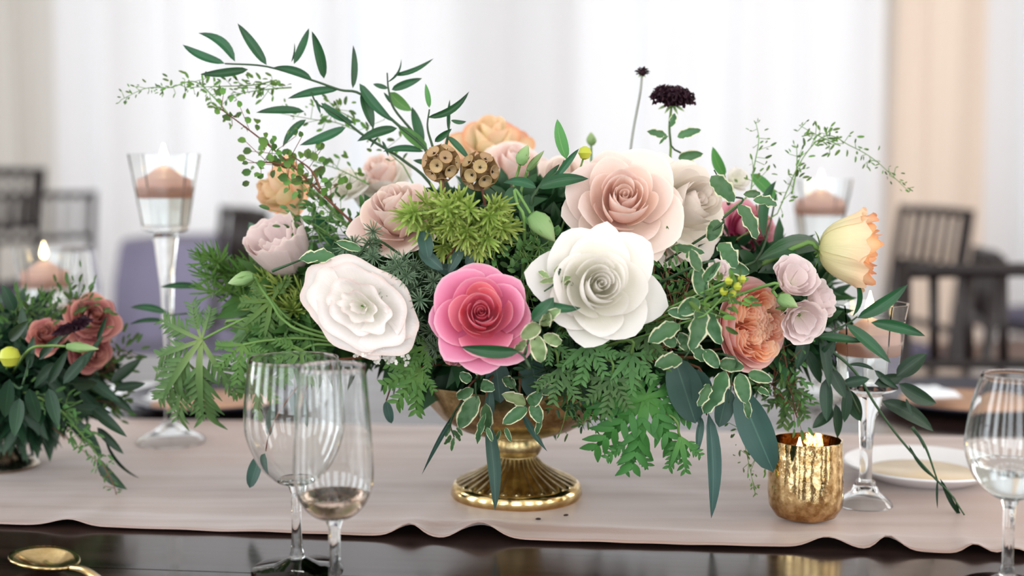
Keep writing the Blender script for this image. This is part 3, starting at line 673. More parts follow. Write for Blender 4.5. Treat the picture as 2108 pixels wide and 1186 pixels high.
rose('peach_spray_rose', 'peach rose head behind the brown twig of small round leaves', 580, 395, 66, (-0.75, 0.1, 0.6), 'peach_yellow', 'peach', 1.165, Hf=1.2)
rose('magenta_bud', 'small deep red bloom tucked under the bright pink rose', 930, 732, 30, (-0.5, -0.6, 0.7), 'hot_pink', 'rust_petal', D(930, 732, -0.01))

def lisianthus(name, label, px, py, rpx, axis, mat, d, n1=6, n2=5, Hf=1.2, reflex=0.22, ruf=0.10, inner=None, group=None, wide=0.85):
    Rm = rpx * d / F; H = Hf * Rm
    t, M, c, a = head(name, label, px, py, d, axis, group, 'flower', H); M = Matrix.Translation(c) @ M
    for L_, (n, rf, hf) in enumerate(((n1, .80, 1.0), (n2, .70, 1.10 if inner else 1.02), (4, .48, 1.12 if inner else 0.95))):
        for i in range(n):
            obj('petal', petal(rf * Rm * (1 + R() * .06), H * hf * (1 + R() * .06), wide * (1 + R() * .1), 2 * pi * i / n + L_ * 0.5 + R() * .15, reflex * (1 - 0.3 * L_), 0.35, 0.05, ruf, 0.0, 0.07, mat if L_ == 0 or not inner else inner, 16, 10), t, M)
    sepals(t, M, Rm * 0.9, 'stem_green'); stem_to_core(t, c, a)
    return t, M, Rm, H
lisianthus('peach_lisianthus', 'peach and yellow lisianthus with ruffled orange rim above the trailing ruscus', 1742, 514, 88, (0.95, -0.02, 0.18), 'peach_yellow', 1.06, inner='peach', Hf=1.25, reflex=0.22, ruf=0.17)
lisianthus('mauve_lisianthus', 'pale mauve lisianthus seen from its side above the white ruffled flower', 582, 515, 74, (-0.25, 0.55, 0.35), 'mauve', D(590, 515, 0.0), Hf=1.5, reflex=0.08, ruf=0.09)
# the wide white ruffled flower: open flat, crumpled heart
def ruffled():
    px, py, d = 740, 632, D(740, 632, -0.045); Rm = 112 * d / F; H = 0.62 * Rm
    t, M, c, a = head('white_lisianthus', 'wide open white ruffled lisianthus behind the wine glasses', px, py, d, (-0.12, 0.10, 1), None, 'flower', H)
    M = Matrix.Translation(c) @ frame(a, 0.0) @ Matrix.Rotation(radians(-32), 4, 'Z') @ Matrix.Diagonal((1.10, 0.76, 1, 1))
    for n, rf, hf, rx, ruf, W in ((5, .82, .58, .34, .10, .92), (5, .70, .80, .32, .12, .92), (4, .46, .90, .30, .20, 1.0), (4, .28, .84, .22, .24, 1.0), (3, .13, .8, .15, .2, 1.1)):
        t0 = R(0, 6)
        for i in range(n):
            obj('petal', petal(rf * Rm, H * hf * (1 + R() * .06), W, t0 + 2 * pi * i / n + R() * .15, rx, 0.2, 0.04, ruf, 0, 0.10, 'white_ruffle', 18, 10, drop=0.6), t, M)
    stem_to_core(t, c, a)
ruffled()
# coral garden rose
def coral():
    px, py, d = 1546, 670, D(1546, 670, -0.045); Rm = 98 * d / F; H = 0.80 * Rm
    t, M, c, a = head('coral_garden_rose', 'coral garden rose with a quartered ruffled heart among variegated leaves', px, py, d, (0.62, 0.08, 0.78), None, 'flower', H); M = Matrix.Translation(c) @ M
    for n, rf, hf, rx, ro in ((6, .86, .62, .18, .3), (6, .82, .78, .10, .2), (6, .74, .88, .06, .1)):
        t0 = R(0, 6)
        for i in range(n): obj('petal', petal(rf * Rm, H * hf, .72, t0 + 2 * pi * i / n + R() * .1, rx, ro, 0.04, 0.03, 0.0, 0.14, 'coral_out'), t, M)
    for g in range(5):
        ga = 2 * pi * g / 5 + 0.3; gc = Vector((cos(ga), sin(ga), 0)) * Rm * 0.37
        for rr, hh in ((.08, .95), (.14, .98), (.20, 1.0), (.27, .98), (.33, .95)):
            for s in range(2):
                m = petal(rr * Rm, H * hh, 1.25, ga + pi + s * pi + R() * .3, .34, 0, .15, .12, 0, .1, 'coral_in', 12, 8, drop=0.25)
                obj('petal', m, t, M @ Matrix.Translation(gc))
    for i in range(4): obj('petal', petal(.10 * Rm, H * .96, 1.0, i * 1.57, .05, 0, .1, .1, 0, .1, 'coral_in'), t, M)
    sepals(t, M, Rm); stem_to_core(t, c, a)
coral()
# pale pink spray of small blooms on the right
for i, (px, py, rp, ax_, dd) in enumerate(((1634, 575, 50, (0.2, 0.5, 0.75), -0.035), (1686, 618, 42, (0.7, 0.3, 0.6), -0.02), (1650, 658, 50, (0.1, -0.25, 0.95), -0.045))):
    lisianthus('spray_bloom', ('pale lilac pink bloom above the coral rose, uppermost of three', 'pale lilac pink bloom of the three, closest to the glass candle holder', 'pale lilac pink bloom of the three, pressed against the coral rose')[i],
               px, py, rp, ax_, 'petal_lilac', 1.06 + dd, 5, 4, 1.0, 0.2, 0.09, group='three pale pink blooms')
lisianthus('spray_bloom', 'tiny pale pink bloom above the yellow green berries', 1478, 558, 24, (0.1, 0.4, 0.9), 'petal_lilac', D(1478, 558, -0.05), 5, 4, 1.0)
lisianthus('white_bloom', 'small round white bloom between green leaves above the deep pink rose', 1518, 370, 26, (0.2, 0.3, 0.9), 'white_rose', D(1518, 370, 0.01), 5, 5, 0.9)

# black scabiosa
def scabiosa(px, py, rpx, label, n1, squash, stem, d, tilt=(0.05, 0.9, 0.35)):
    Rm = rpx * d / F; t, M, c, a = head('black_scabiosa', label, px, py, d, tilt, 'black scabiosa flowers'); M = Matrix.Translation(c) @ M
    for i in range(n1):
        f_ = (i + 0.5) / n1; an = i * 2.39996; el = f_ ** 0.6 * 1.75
        u = Vector((sin(el) * cos(an), sin(el) * sin(an), cos(el) * squash)); b = M @ (u * Rm * 0.45); e = M @ (u * Rm * (1.0 + R() * 0.12))
        put_leaf(t, 'ovate', 'black_petal', b, e, Rm * 0.42, 0.1, 0.0, M.to_3x3() @ Vector((0, 0, 1)) + Vector((R(), R(), R())) * 0.5, 'petal', 0.4, 0.9)
    obj('dome', lathe('dome', [(0.0, -0.2 * Rm), (0.45 * Rm, -0.1 * Rm), (0.5 * Rm, 0.1 * Rm), (0.35 * Rm, 0.4 * Rm), (0.0, 0.52 * Rm)], 'black_petal', 16), t, M)
    for i in range(6):
        an = i * pi / 3; u = Vector((cos(an), sin(an), 0)); put_leaf(t, 'lance', 'bud_green', M @ (u * Rm * 0.1 + Vector((0, 0, -Rm * 0.2))), M @ (u * Rm * 0.55 + Vector((0, 0, -Rm * 0.45))), Rm * 0.2, 0.1, name='bract')
    pts = catmull([c - a * Rm * 0.15] + [P(x, y, d) for x, y in stem] + [CORE + Vector((0.03, 0.02, 0))], 5)
    obj('stem', tube('stem', pts, 0.0011, 0.0014, 'stem_grey' if n1 < 25 else 'stem_green', 6), t, Matrix())
scabiosa(1384, 206, 50, 'fully open black scabiosa flower standing above the ivory rose', 60, 0.55, [(1378, 262), (1380, 320), (1360, 420)], 1.12)
scabiosa(1322, 151, 17, 'small black scabiosa bud on a thin grey stem beside the open one', 22, 0.8, [(1318, 190), (1305, 260), (1298, 310), (1290, 400)], 1.13)

# starry seed pods
def pod(px, py, rpx, label, d):
    Rm = rpx * d / F; c = P(px, py, d); t = thing('seed_pod', label, 'seed pod', c, 'starflower seed pods')
    cup = LEAF.setdefault('podcup', lathe('cup', [(0.05, 0), (0.25, 0.2), (0.62, 0.52), (1.0, 0.62), (0.98, 0.65), (0.6, 0.57), (0.22, 0.36), (0.04, 0.34)], 'pod', 14, True))
    star = LEAF.setdefault('podstar', lathe('star', [(0.0, 0.36), (0.2, 0.40), (0.05, 0.50), (0.0, 0.62)], 'pod_star', 10, True, lambda r, z, a, k: r * (1 + 0.5 * cos(a * 5))))
    N_ = 20
    for i in range(N_):
        z = 1 - 2 * (i + 0.5) / N_; a = i * 2.39996 + px; u = Vector((sqrt(1 - z * z) * cos(a), sqrt(1 - z * z) * sin(a), z))
        m = Matrix.Translation(c + u * Rm * 0.52) @ frame(u) @ Matrix.Scale(Rm * 0.40, 4) @ Matrix.Diagonal((1, 1, 2.0, 1))
        k = obj('cup', cup, t, m); obj('star', star, k, m)
    obj('core', lathe('core', [(0, -0.55 * Rm), (0.4 * Rm, -0.4 * Rm), (0.56 * Rm, 0), (0.4 * Rm, 0.4 * Rm), (0, 0.55 * Rm)], 'pod', 16), t, Matrix.Translation(c))
    obj('stem', tube('stem', catmull([c, c + Vector((0.005, 0.0, -0.03)), c * 0.4 + CORE * 0.6, CORE], 4), 0.0012, 0.0014, 'stem_brown'), t, Matrix())
pod(908, 336, 36, 'tan papery seed pod of starry cups under the ruscus leaves', 1.045)
pod(987, 352, 37, 'tan papery seed pod of starry cups beside the green buds', 1.05)

# ------------------------------------------------------------------ leafy sprigs
def sprig(name, label, stems, leaves, mat, d=None, kind='lance', smat='stem_dark', r0=0.0011, group=None, core=True, cat='foliage', fold=0.18, jit=0.012):
    """stems: pixel paths; leaves: (base x, y, tip x, y, width px, options)"""
    def dep(x, y, o=0): return (D(x, y, -0.02) if d is None else d) + o
    root = P(stems[0][-1][0], stems[0][-1][1], dep(*stems[0][-1][:2]))
    t = thing(name, label, cat, CORE + (root - CORE) * 0.25 if core else root, group)
    for k, st in enumerate(stems):
        pts = [P(x, y, dep(x, y)) for x, y in st]
        if core and k == 0: pts += [pts[-1] * 0.35 + CORE * 0.65 + Vector((0, 0, 0.01)), CORE + Vector((R() * 0.02, R() * 0.02, -0.01))]
        obj('stem', tube('stem', catmull(pts, 5), r0 * 0.6, r0 * 1.5, smat, 6), t, Matrix())
    for lf in leaves:
        bx, by, tx, ty, w_ = lf[:5]; o = lf[5] if len(lf) > 5 else {}
        d0 = dep(bx, by, o.get('o', 0)); d1 = dep(tx, ty, o.get('o', 0)) + (o['t'] if 't' in o else R() * jit)
        b = P(bx, by, d0); e = P(tx, ty, d1)
        put_leaf(t, o.get('k', kind), o.get('m', mat), b, e, w_ * d0 / F * 1.32, o.get('b', R(-0.05, 0.08)), o.get('s', R(-0.03, 0.03)), None if 'n' not in o else Vector(o['n']), 'leaf', fold, o.get('w', 0.0))
    return t
G_R = 'ruscus sprigs in the centrepiece'
sprig('ruscus_sprig', 'long arching ruscus sprig reaching highest above the brown twig', [[(463, 131), (549, 137), (642, 165), (700, 185), (745, 195), (820, 258), (880, 312), (930, 400)]], [
    (463, 131, 376, 92, 24, {'s': -.05}), (484, 127, 408, 68, 26, {'s': .13}), (549, 134, 489, 48, 26), (511, 143, 412, 153, 24, {'s': -.03}), (605, 132, 636, 58, 21),
    (667, 162, 642, 64, 27, {'s': .03}), (642, 163, 562, 139, 22, {'s': .08}), (600, 128, 606, 88, 5, {'s': .12}), (726, 182, 727, 93, 18), (698, 184, 592, 203, 24, {'s': .03}),
    (745, 190, 769, 266, 30), (740, 172, 812, 252, 27, {'s': .05}), (818, 264, 735, 291, 26, {'s': .04}), (872, 312, 788, 312, 20, {'s': .05}), (880, 308, 818, 258, 32, {'m': 'ruscus_light'}),
    (870, 300, 848, 220, 27), (779, 282, 762, 305, 7), (787, 290, 800, 322, 8), (900, 340, 850, 330, 18)], 'ruscus', 1.10)
sprig('ruscus_sprig', 'drooping ruscus side sprig hanging below the long arching one', [[(640, 190), (655, 215), (700, 240), (750, 280), (830, 330), (900, 400)]], [
    (627, 230, 527, 232, 24, {'s': .03}), (661, 212, 730, 254, 23, {'s': .06}), (630, 246, 582, 303, 20, {'s': .06}), (712, 262, 617, 299, 27, {'s': -.04}), (650, 205, 660, 235, 8)], 'ruscus', 1.10)
sprig('ruscus_sprig', 'upright ruscus sprig with thin curled tip leaf above the seed pods', [[(797, 150), (800, 185), (812, 225), (860, 285), (895, 350)]], [
    (797, 170, 826, 121, 7, {'s': .22}), (811, 155, 893, 120, 16, {'s': .14}), (806, 185, 869, 161, 22), (799, 182, 768, 173, 13), (803, 190, 848, 228, 32, {'m': 'ruscus_light', 's': .08}), (808, 215, 790, 190, 10)], 'ruscus', 1.105)
sprig('ruscus_sprig', 'ruscus sprig with one long pointed leaf beside the seed pods', [[(884, 225), (880, 262), (890, 300), (910, 370)], [(926, 250), (920, 290), (910, 330)]], [
    (880, 242, 966, 188, 20, {'s': .12}), (884, 222, 876, 172, 15, {'m': 'ruscus_light'}), (924, 272, 926, 205, 10), (928, 248, 960, 250, 12, {'s': .1}), (895, 292, 930, 265, 18), (920, 280, 968, 331, 20), (905, 300, 935, 318, 14)], 'ruscus', 1.07)
sprig('ruscus_sprig', 'ruscus sprig with one broad upright leaf behind the blush rose', [[(1162, 330), (1150, 352), (1110, 385), (1090, 440)]], [
    (1166, 328, 1147, 245, 36, {'m': 'ruscus_light', 's': -.08}), (1105, 386, 1212, 368, 36, {'s': -.05}), (1104, 386, 1036, 376, 26, {'s': .08}), (1145, 366, 1192, 306, 20), (1112, 384, 1152, 338, 18), (1070, 390, 1036, 420, 40, {'m': 'deep_leaf'}), (1090, 400, 1075, 460, 40, {'m': 'deep_leaf'})], 'ruscus', 1.02)
sprig('ruscus_sprig', 'ruscus leaves curling up around the deep pink rose', [[(1598, 400), (1585, 460), (1560, 530), (1500, 560)], [(1492, 362), (1500, 420)]], [
    (1572, 490, 1598, 372, 30, {'s': -.12}), (1545, 358, 1601, 413, 36, {'m': 'ruscus_light'}), (1492, 362, 1467, 302, 30, {'m': 'ruscus_light', 's': -.04}), (1690, 505, 1560, 536, 58, {'o': -.02}),
    (1560, 562, 1655, 556, 44, {'m': 'deep_leaf'}), (1505, 560, 1570, 540, 40, {'m': 'deep_leaf'}), (1680, 500, 1700, 560, 36, {'m': 'deep_leaf'}), (1520, 515, 1560, 560, 40, {'m': 'deep_leaf'}), (1700, 560, 1670, 520, 30)], 'ruscus', None)
sprig('ruscus_sprig', 'ruscus sprig of long leaves spreading over the glass candle holder', [[(1765, 652), (1742, 668), (1700, 688), (1660, 690), (1600, 680)]], [
    (1765, 655, 1869, 585, 36, {'s': .03}), (1793, 664, 1905, 692, 32, {'s': -.02}), (1742, 668, 1834, 748, 36), (1755, 652, 1756, 572, 16, {'s': .17}), (1680, 692, 1778, 704, 26), (1690, 660, 1735, 640, 26, {'m': 'deep_leaf'}), (1668, 700, 1700, 660, 30, {'m': 'deep_leaf'})], 'ruscus', 1.055)
sprig('ruscus_sprig', 'drooping ruscus sprig of dark leaves ending in a long thin tail', [[(1985, 1060), (1955, 1015), (1920, 980), (1850, 900), (1800, 830), (1760, 765), (1700, 715), (1640, 690)], [(1930, 990), (1905, 920), (1878, 880)]], [
    (1845, 775, 1908, 728, 46), (1850, 790, 1928, 831, 42), (1800, 790, 1862, 775, 36), (1815, 826, 1922, 888, 46), (1800, 762, 1742, 752, 12, {'s': .12}), (1800, 762, 1850, 800, 20), (1870, 915, 1927, 986, 9, {'s': .08}),
    (1935, 985, 1986, 1072, 15, {'s': .06}), (1930, 985, 1930, 1048, 6), (1878, 880, 1903, 926, 7), (1962, 1020, 1974, 1077, 6), (1865, 820, 1880, 860, 10)], 'dark_leaf', 1.06)
sprig('ruscus_sprig', 'dark bushy ruscus sprig hanging between the coral rose and glass holder', [[(1720, 880), (1705, 800), (1690, 720), (1640, 660)], [(1770, 850), (1740, 790), (1700, 740)]], [
    (1690, 690, 1708, 800, 32), (1700, 780, 1702, 868, 36), (1740, 800, 1772, 868, 44), (1715, 845, 1672, 882, 32), (1720, 832, 1724, 902, 28), (1710, 760, 1740, 820, 36), (1660, 690, 1640, 760, 36), (1690, 740, 1720, 700, 30), (1735, 790, 1790, 780, 30), (1660, 720, 1690, 790, 32), (1745, 800, 1738, 870, 30)], 'dark_leaf', 1.06)
sprig('single_leaf', 'single dark leaf lying across the bright pink rose', [[(1065, 724), (1080, 735), (1090, 760)]], [(1068, 724, 948, 714, 36, {'s': -.03, 't': 0.0})], 'ruscus', 0.945)
sprig('single_leaf', 'curled dark leaf between the bright pink rose and white rose', [[(1100, 660), (1090, 690), (1080, 730)]], [(1095, 660, 1140, 612, 46, {'s': .1, 't': 0}), (1112, 622, 1196, 634, 26, {'s': .1, 't': 0})], 'ruscus', 0.95)
sprig('ruscus_sprig', 'three narrow ruscus leaves poking out above the feathery geranium leaf', [[(340, 650), (400, 645), (470, 650), (560, 660)], [(405, 592), (470, 610)]], [
    (345, 645, 268, 633, 20, {'s': .08}), (345, 662, 266, 668, 12, {'s': .08}), (410, 590, 330, 591, 18)], 'ruscus', 1.19)
sprig('leafy_sprig', 'deep green leaves beside the pale mauve lisianthus', [[(520, 470), (560, 520), (650, 560)]], [(542, 500, 512, 458, 36), (540, 500, 505, 500, 30), (600, 450, 625, 500, 22), (640, 430, 690, 480, 26), (640, 450, 700, 520, 26)], 'ruscus', 1.15)

# eucalyptus blades
G_E = 'hanging willow eucalyptus'
def euc(label, st, lv, d=None): return sprig('eucalyptus_sprig', label, st, lv, 'eucalyptus', d, 'long', 'stem_brown', 0.001)
euc('grey green eucalyptus blade hanging straight in front of the brass foot', [[(1004, 872), (1000, 830), (1010, 780)]], [(1003, 868, 1019, 1052, 38, {'k': 'lance', 't': -.01, 's': -.02}), (1010, 800, 1012, 890, 30, {'s': .05})], 1.03)
euc('narrow dark eucalyptus blade hanging beside the brass bowl', [[(940, 845), (955, 815), (980, 780)]], [(940, 845, 868, 978, 14, {'t': -.01})], 1.035)
euc('narrow brownish eucalyptus blade hanging against the brass bowl', [[(1078, 858), (1070, 820), (1070, 780)]], [(1075, 850, 1127, 930, 20, {'t': -.02})], 1.03)
euc('long eucalyptus blade hanging between the bright geranium leaf and votive', [[(1455, 855), (1440, 800), (1420, 750)]], [(1458, 850, 1464, 1068, 40, {'k': 'lance', 't': -.01}), (1445, 860, 1436, 938, 24), (1420, 800, 1440, 880, 30)], 1.03)
euc('broad dark eucalyptus leaf pointing at the gold votive holder', [[(1525, 815), (1500, 780), (1470, 740)]], [(1520, 800, 1592, 972, 82, {'k': 'ovate', 't': 0}), (1500, 800, 1480, 880, 50, {'k': 'ovate'})], 1.02)
euc('broad dark eucalyptus leaf under the ringed variegated leaf', [[(1395, 755), (1380, 730), (1360, 700)]], [(1388, 735, 1432, 872, 86, {'k': 'ovate', 't': 0}), (1430, 760, 1450, 850, 60, {'k': 'ovate'})], 1.02)
euc('blue green eucalyptus leaves above the bright pink rose', [[(905, 545), (930, 520), (960, 500)]], [(955, 500, 922, 562, 26, {'k': 'ovate'}), (862, 512, 912, 556, 32, {'k': 'ovate'}), (892, 548, 948, 562, 26, {'k': 'ovate'}), (870, 470, 882, 535, 36, {'k': 'ovate'}), (985, 510, 960, 548, 28, {'k': 'ovate'})], 0.99)
euc('small eucalyptus leaf below the yellow green geranium leaf', [[(795, 825), (810, 790), (850, 760)]], [(795, 825, 806, 872, 24, {'k': 'ovate', 't': 0})], 1.05)
euc('lone eucalyptus leaf seen beyond the wide wine glass', [[(540, 930), (560, 870), (620, 790), (700, 740)]], [(537, 935, 514, 1005, 34, {'k': 'ovate', 't': 0}), (560, 830, 548, 900, 26, {'k': 'ovate'}), (600, 800, 620, 880, 26, {'k': 'ovate'})], 1.07)
euc('dark leaves hanging behind the pink rose over the bowl rim', [[(1180, 760), (1150, 720), (1120, 690)]], [(1180, 740, 1215, 850, 44, {'k': 'lance'}), (1090, 730, 1110, 830, 70, {'k': 'ovate'}), (1020, 740, 1030, 830, 60, {'k': 'ovate'}), (1240, 720, 1262, 800, 36)], 1.04)

# variegated pittosporum
def pitt(label, st, lv, d=None, mat='variegated'):
    lv = [(a[0], a[1], a[0] + (a[2] - a[0]) * 1.18, a[1] + (a[3] - a[1]) * 1.18, a[4] * 1.12) + tuple(a[5:]) for a in lv]
    return sprig('variegated_sprig', label, st, [(a[0], a[1], a[2], a[3], a[4], dict({'w': 0.5, 'b': R(-.04, .1)}, **(a[5] if len(a) > 5 else {}))) for a in lv], mat, d, 'ovate', 'stem_dark', 0.0009, fold=0.25)
pitt('cream edged sprig with pale twisted leaves between the bright pink and white roses', [[(1100, 700), (1110, 670), (1130, 640)]], [(1112, 668, 1078, 692, 34), (1100, 688, 1112, 738, 36), (1118, 672, 1128, 648, 26), (1082, 700, 1062, 722, 22), (1118, 690, 1150, 705, 28), (1125, 660, 1150, 640, 24)], 0.95, 'variegated_pale')
pitt('cream edged sprig drooping over the middle of the brass bowl', [[(985, 860), (980, 820), (985, 770)]], [(985, 815, 950, 872, 40), (1000, 830, 1000, 882, 30), (975, 800, 945, 815, 26), (990, 790, 1015, 800, 28), (970, 785, 950, 770, 24), (992, 770, 975, 745, 24), (1000, 850, 985, 905, 16), (1002, 880, 1012, 905, 12)], 1.015)
pitt('cream edged sprig with opposite leaves over the brass bowl', [[(1085, 840), (1070, 815), (1050, 780)]], [(1083, 832, 1040, 815, 28, {'m': 'variegated_pale'}), (1085, 838, 1042, 868, 30), (1088, 832, 1112, 812, 30), (1095, 830, 1110, 865, 30), (1112, 810, 1145, 802, 26), (1105, 800, 1125, 775, 24), (1060, 800, 1040, 780, 24), (1115, 860, 1105, 890, 14)], 1.01)
pitt('small trailing cream edged leaves beside the narrow dark eucalyptus blade', [[(935, 900), (928, 870), (950, 830)]], [(928, 872, 918, 895, 16), (932, 885, 945, 905, 12), (928, 895, 916, 912, 12), (935, 900, 930, 925, 10), (940, 880, 950, 895, 10), (1040, 880, 1050, 905, 12), (1030, 885, 1020, 905, 10)], 1.03)
pitt('large cream edged sprig between the white rose and the coral rose', [[(1430, 690), (1445, 640), (1452, 590), (1450, 540)]], [(1448, 612, 1438, 556, 36), (1440, 618, 1402, 642, 38), (1444, 630, 1424, 708, 42), (1455, 632, 1480, 698, 34), (1400, 668, 1344, 700, 38), (1448, 580, 1478, 545, 24), (1430, 650, 1382, 642, 26), (1440, 560, 1425, 520, 26)], 0.965)
pitt('cream edged sprig hanging under the coral rose', [[(1500, 830), (1505, 780), (1490, 730)]], [(1494, 762, 1455, 838, 44), (1522, 768, 1534, 822, 36), (1480, 748, 1524, 756, 32), (1540, 768, 1582, 782, 28), (1535, 822, 1540, 856, 18), (1450, 720, 1475, 752, 30), (1460, 790, 1440, 830, 26), (1450, 745, 1428, 712, 28), (1560, 800, 1580, 812, 16)], 0.985)
pitt('round cream ringed leaf above the bright geranium leaf', [[(1408, 738), (1420, 720), (1430, 690)]], [(1404, 738, 1356, 752, 36, {'k': 'ovate'}), (1390, 715, 1372, 690, 30), (1415, 720, 1400, 690, 30)], 0.975)
pitt('cream edged sprig of small leaves beneath the black scabiosa', [[(1378, 250), (1382, 300), (1400, 360)]], [(1374, 282, 1338, 272, 18), (1394, 282, 1436, 270, 22), (1396, 326, 1440, 318, 24), (1378, 262, 1388, 238, 16), (1376, 280, 1360, 295, 8), (1400, 330, 1440, 345, 14), (1430, 345, 1445, 370, 16)], 1.10)
pitt('cream edged sprig climbing between the ivory rose and deep pink rose', [[(1470, 350), (1500, 400), (1530, 412), (1490, 448), (1460, 480)]], [(1464, 362, 1504, 408, 42), (1520, 420, 1552, 482, 34), (1478, 452, 1462, 490, 36), (1550, 412, 1592, 422, 26), (1530, 400, 1560, 400, 20), (1480, 500, 1510, 545, 40), (1490, 540, 1535, 560, 30), (1330, 520, 1335, 560, 24), (1380, 510, 1440, 520, 24)], 1.03)
pitt('single cream striped leaf lying above the white ruffled flower', [[(690, 532), (740, 520), (790, 500)], [(628, 532), (560, 558)]], [(692, 528, 626, 534, 32), (745, 515, 700, 500, 20)], 1.0)
pitt('small cream and lime leaves lying over the white rose edge', [[(1120, 600), (1140, 585), (1150, 560)]], [(1150, 575, 1116, 580, 14), (1145, 580, 1172, 572, 14), (1150, 583, 1176, 586, 16), (1130, 572, 1112, 560, 14), (1140, 560, 1160, 545, 12)], 0.965, 'variegated_pale')

# small-leaved twigs
def twig(name, label, paths, n, spread, ll, mat, d, smat='stem_brown', r0=0.0012, kind='round', aspect=0.75, core=True, seed=1, taper=0.5, side=0.0):
    rnd = random.Random(seed)
    p0 = paths[0]; dep = (lambda x, y: D(x, y, -0.02)) if d is None else (lambda x, y: d)
    root = P(p0[-1][0], p0[-1][1], dep(*p0[-1]))
    t = thing(name, label, 'foliage', CORE + (root - CORE) * 0.25 if core else root)
    for k, path in enumerate(paths):
        pts = catmull([P(x, y, dep(x, y)) for x, y in path], 8)
        full = pts + (catmull([pts[-1], pts[-1] * 0.4 + CORE * 0.6, CORE], 4)[1:] if core and k == 0 else [])
        obj('stem', tube('stem', full, r0 * 0.35, r0, smat, 6), t, Matrix())
        nn = max(4, int(n * len(path) / sum(len(q) for q in paths)))
        for i in range(nn):
            f_ = (i + rnd.random()) / nn; q = pts[min(len(pts) - 2, int(f_ * (len(pts) - 1)))]; q2 = pts[min(len(pts) - 1, int(f_ * (len(pts) - 1)) + 1)]
            px = dep(*path[0]) / F; sc = taper + (1 - taper) * min(1, f_ * 1.6)
            dr = (q - q2); dr.normalize()
            o = Vector((rnd.gauss(0, 1), rnd.gauss(0, 0.7), rnd.gauss(0, 1) + side)) * spread * px * sc * 0.6
            b = q + o; u = (o.normalized() * 0.8 + dr * 0.6 + Vector((rnd.uniform(-1, 1), rnd.uniform(-1, 1), rnd.uniform(-1, 1))) * 0.5).normalized()
            L_ = ll * px * sc * rnd.uniform(0.7, 1.25)
            if o.length > L_ * 0.9 and i % 2 == 0: obj('twiglet', tube('twiglet', [q, b], 0.0003, 0.0003, smat, 4), t, Matrix())
            put_leaf(t, kind, mat if rnd.random() < 0.7 or mat != 'thyme' else 'thyme_dark', b, b + u * L_, L_ * aspect, 0.08, 0, Vector((rnd.uniform(-.7, .7), -0.9, rnd.uniform(-.3, .9))))
    return t
twig('round_leaf_twig', 'brown twig with small round green leaves crossing the peach rose', [[(455, 225), (500, 258), (560, 305), (620, 358), (690, 425)], [(600, 320), (640, 350), (660, 390)], [(525, 335), (560, 335), (600, 345)]], 100, 38, 21, 'thyme', 1.09, seed=2, taper=0.75)
twig('tiny_leaf_sprig', 'fine sprig of tiny pale leaves reaching out over the tallest candle holder', [[(250, 205), (300, 182), (350, 180), (400, 168), (440, 200), (470, 235)], [(380, 180), (450, 178), (520, 175), (570, 165)], [(480, 195), (540, 185), (600, 180)]], 150, 20, 15, 'thyme', 1.12, 'stem_green', 0.0007, 'ovate', 0.55, core=False, seed=3)
twig('tiny_leaf_sprig', 'loose sprig of tiny leaves among the drooping ruscus leaves', [[(560, 230), (640, 245), (700, 255), (770, 290), (830, 340)], [(690, 225), (740, 250)], [(640, 330), (700, 350), (760, 380)]], 95, 32, 16, 'thyme', 1.14, 'stem_green', 0.0007, 'ovate', 0.65, seed=4)
twig('tiny_leaf_sprig', 'fine arching sprig of tiny leaves pointing to the glow-tinted drape', [[(1872, 395), (1835, 360), (1795, 325), (1750, 300), (1700, 280), (1650, 330), (1600, 440)], [(1645, 258), (1690, 282), (1730, 300)]], 110, 20, 15, 'thyme', 1.11, 'stem_green', 0.0006, 'ovate', 0.5, seed=5)
twig('tiny_leaf_sprig', 'short upright sprig of tiny leaves beside the arching fine one', [[(1556, 252), (1562, 290), (1552, 345), (1545, 400)], [(1640, 300), (1640, 345), (1630, 400)]], 46, 26, 15, 'thyme', 1.11, 'stem_green', 0.0008, 'ovate', 0.5, seed=6)
twig('bushy_herb', 'leafy green sprig mixed around the base of the brown twig', [[(640, 400), (680, 440), (740, 480), (800, 520)], [(600, 440), (660, 470), (720, 520)], [(650, 470), (690, 520)]], 130, 46, 22, 'shrub', 1.10, 'stem_green', 0.001, 'ovate', 0.6, seed=7, taper=0.9)
twig('bushy_herb', 'green sprig of crowded small leaves between the pink rose and seed pods', [[(1050, 470), (1080, 520), (1090, 570), (1080, 640)], [(1010, 500), (1060, 540)], [(1110, 510), (1110, 560)]], 190, 46, 19, 'shrub', 1.0, 'stem_green', 0.001, 'ovate', 0.75, seed=8, taper=0.9)
twig('bushy_herb', 'small green leaves in the shade beneath the ivory rose', [[(1360, 560), (1380, 610), (1390, 680), (1360, 720)], [(1340, 620), (1380, 660)], [(1420, 580), (1400, 640)]], 140, 48, 20, 'shrub', 1.01, 'stem_brown', 0.001, 'ovate', 0.6, seed=9, taper=0.9)
twig('bushy_herb', 'yellow green leaves and stalks by the berries above the coral rose', [[(1500, 590), (1480, 620), (1450, 650)], [(1520, 600), (1500, 625)]], 46, 28, 26, 'thyme', 0.955, 'stem_green', 0.001, 'ovate', 0.55, seed=10, taper=0.9)
twig('bushy_herb', 'dark mixed sprig between the white rose and brass bowl', [[(1200, 720), (1190, 770), (1180, 820), (1160, 700)], [(1130, 760), (1160, 800)], [(1230, 760), (1210, 800)]], 170, 48, 22, 'deep_leaf', 1.03, 'stem_dark', 0.001, 'ovate', 0.5, seed=12, taper=0.9)
twig('trailing_herb', 'pale trailing sprig of tiny leaves hanging beside the votive', [[(1555, 1020), (1545, 970), (1530, 900), (1520, 840)], [(1580, 940), (1560, 890)]], 80, 24, 13, 'thyme', 1.05, 'stem_green', 0.0006, 'ovate', 0.55, seed=13)
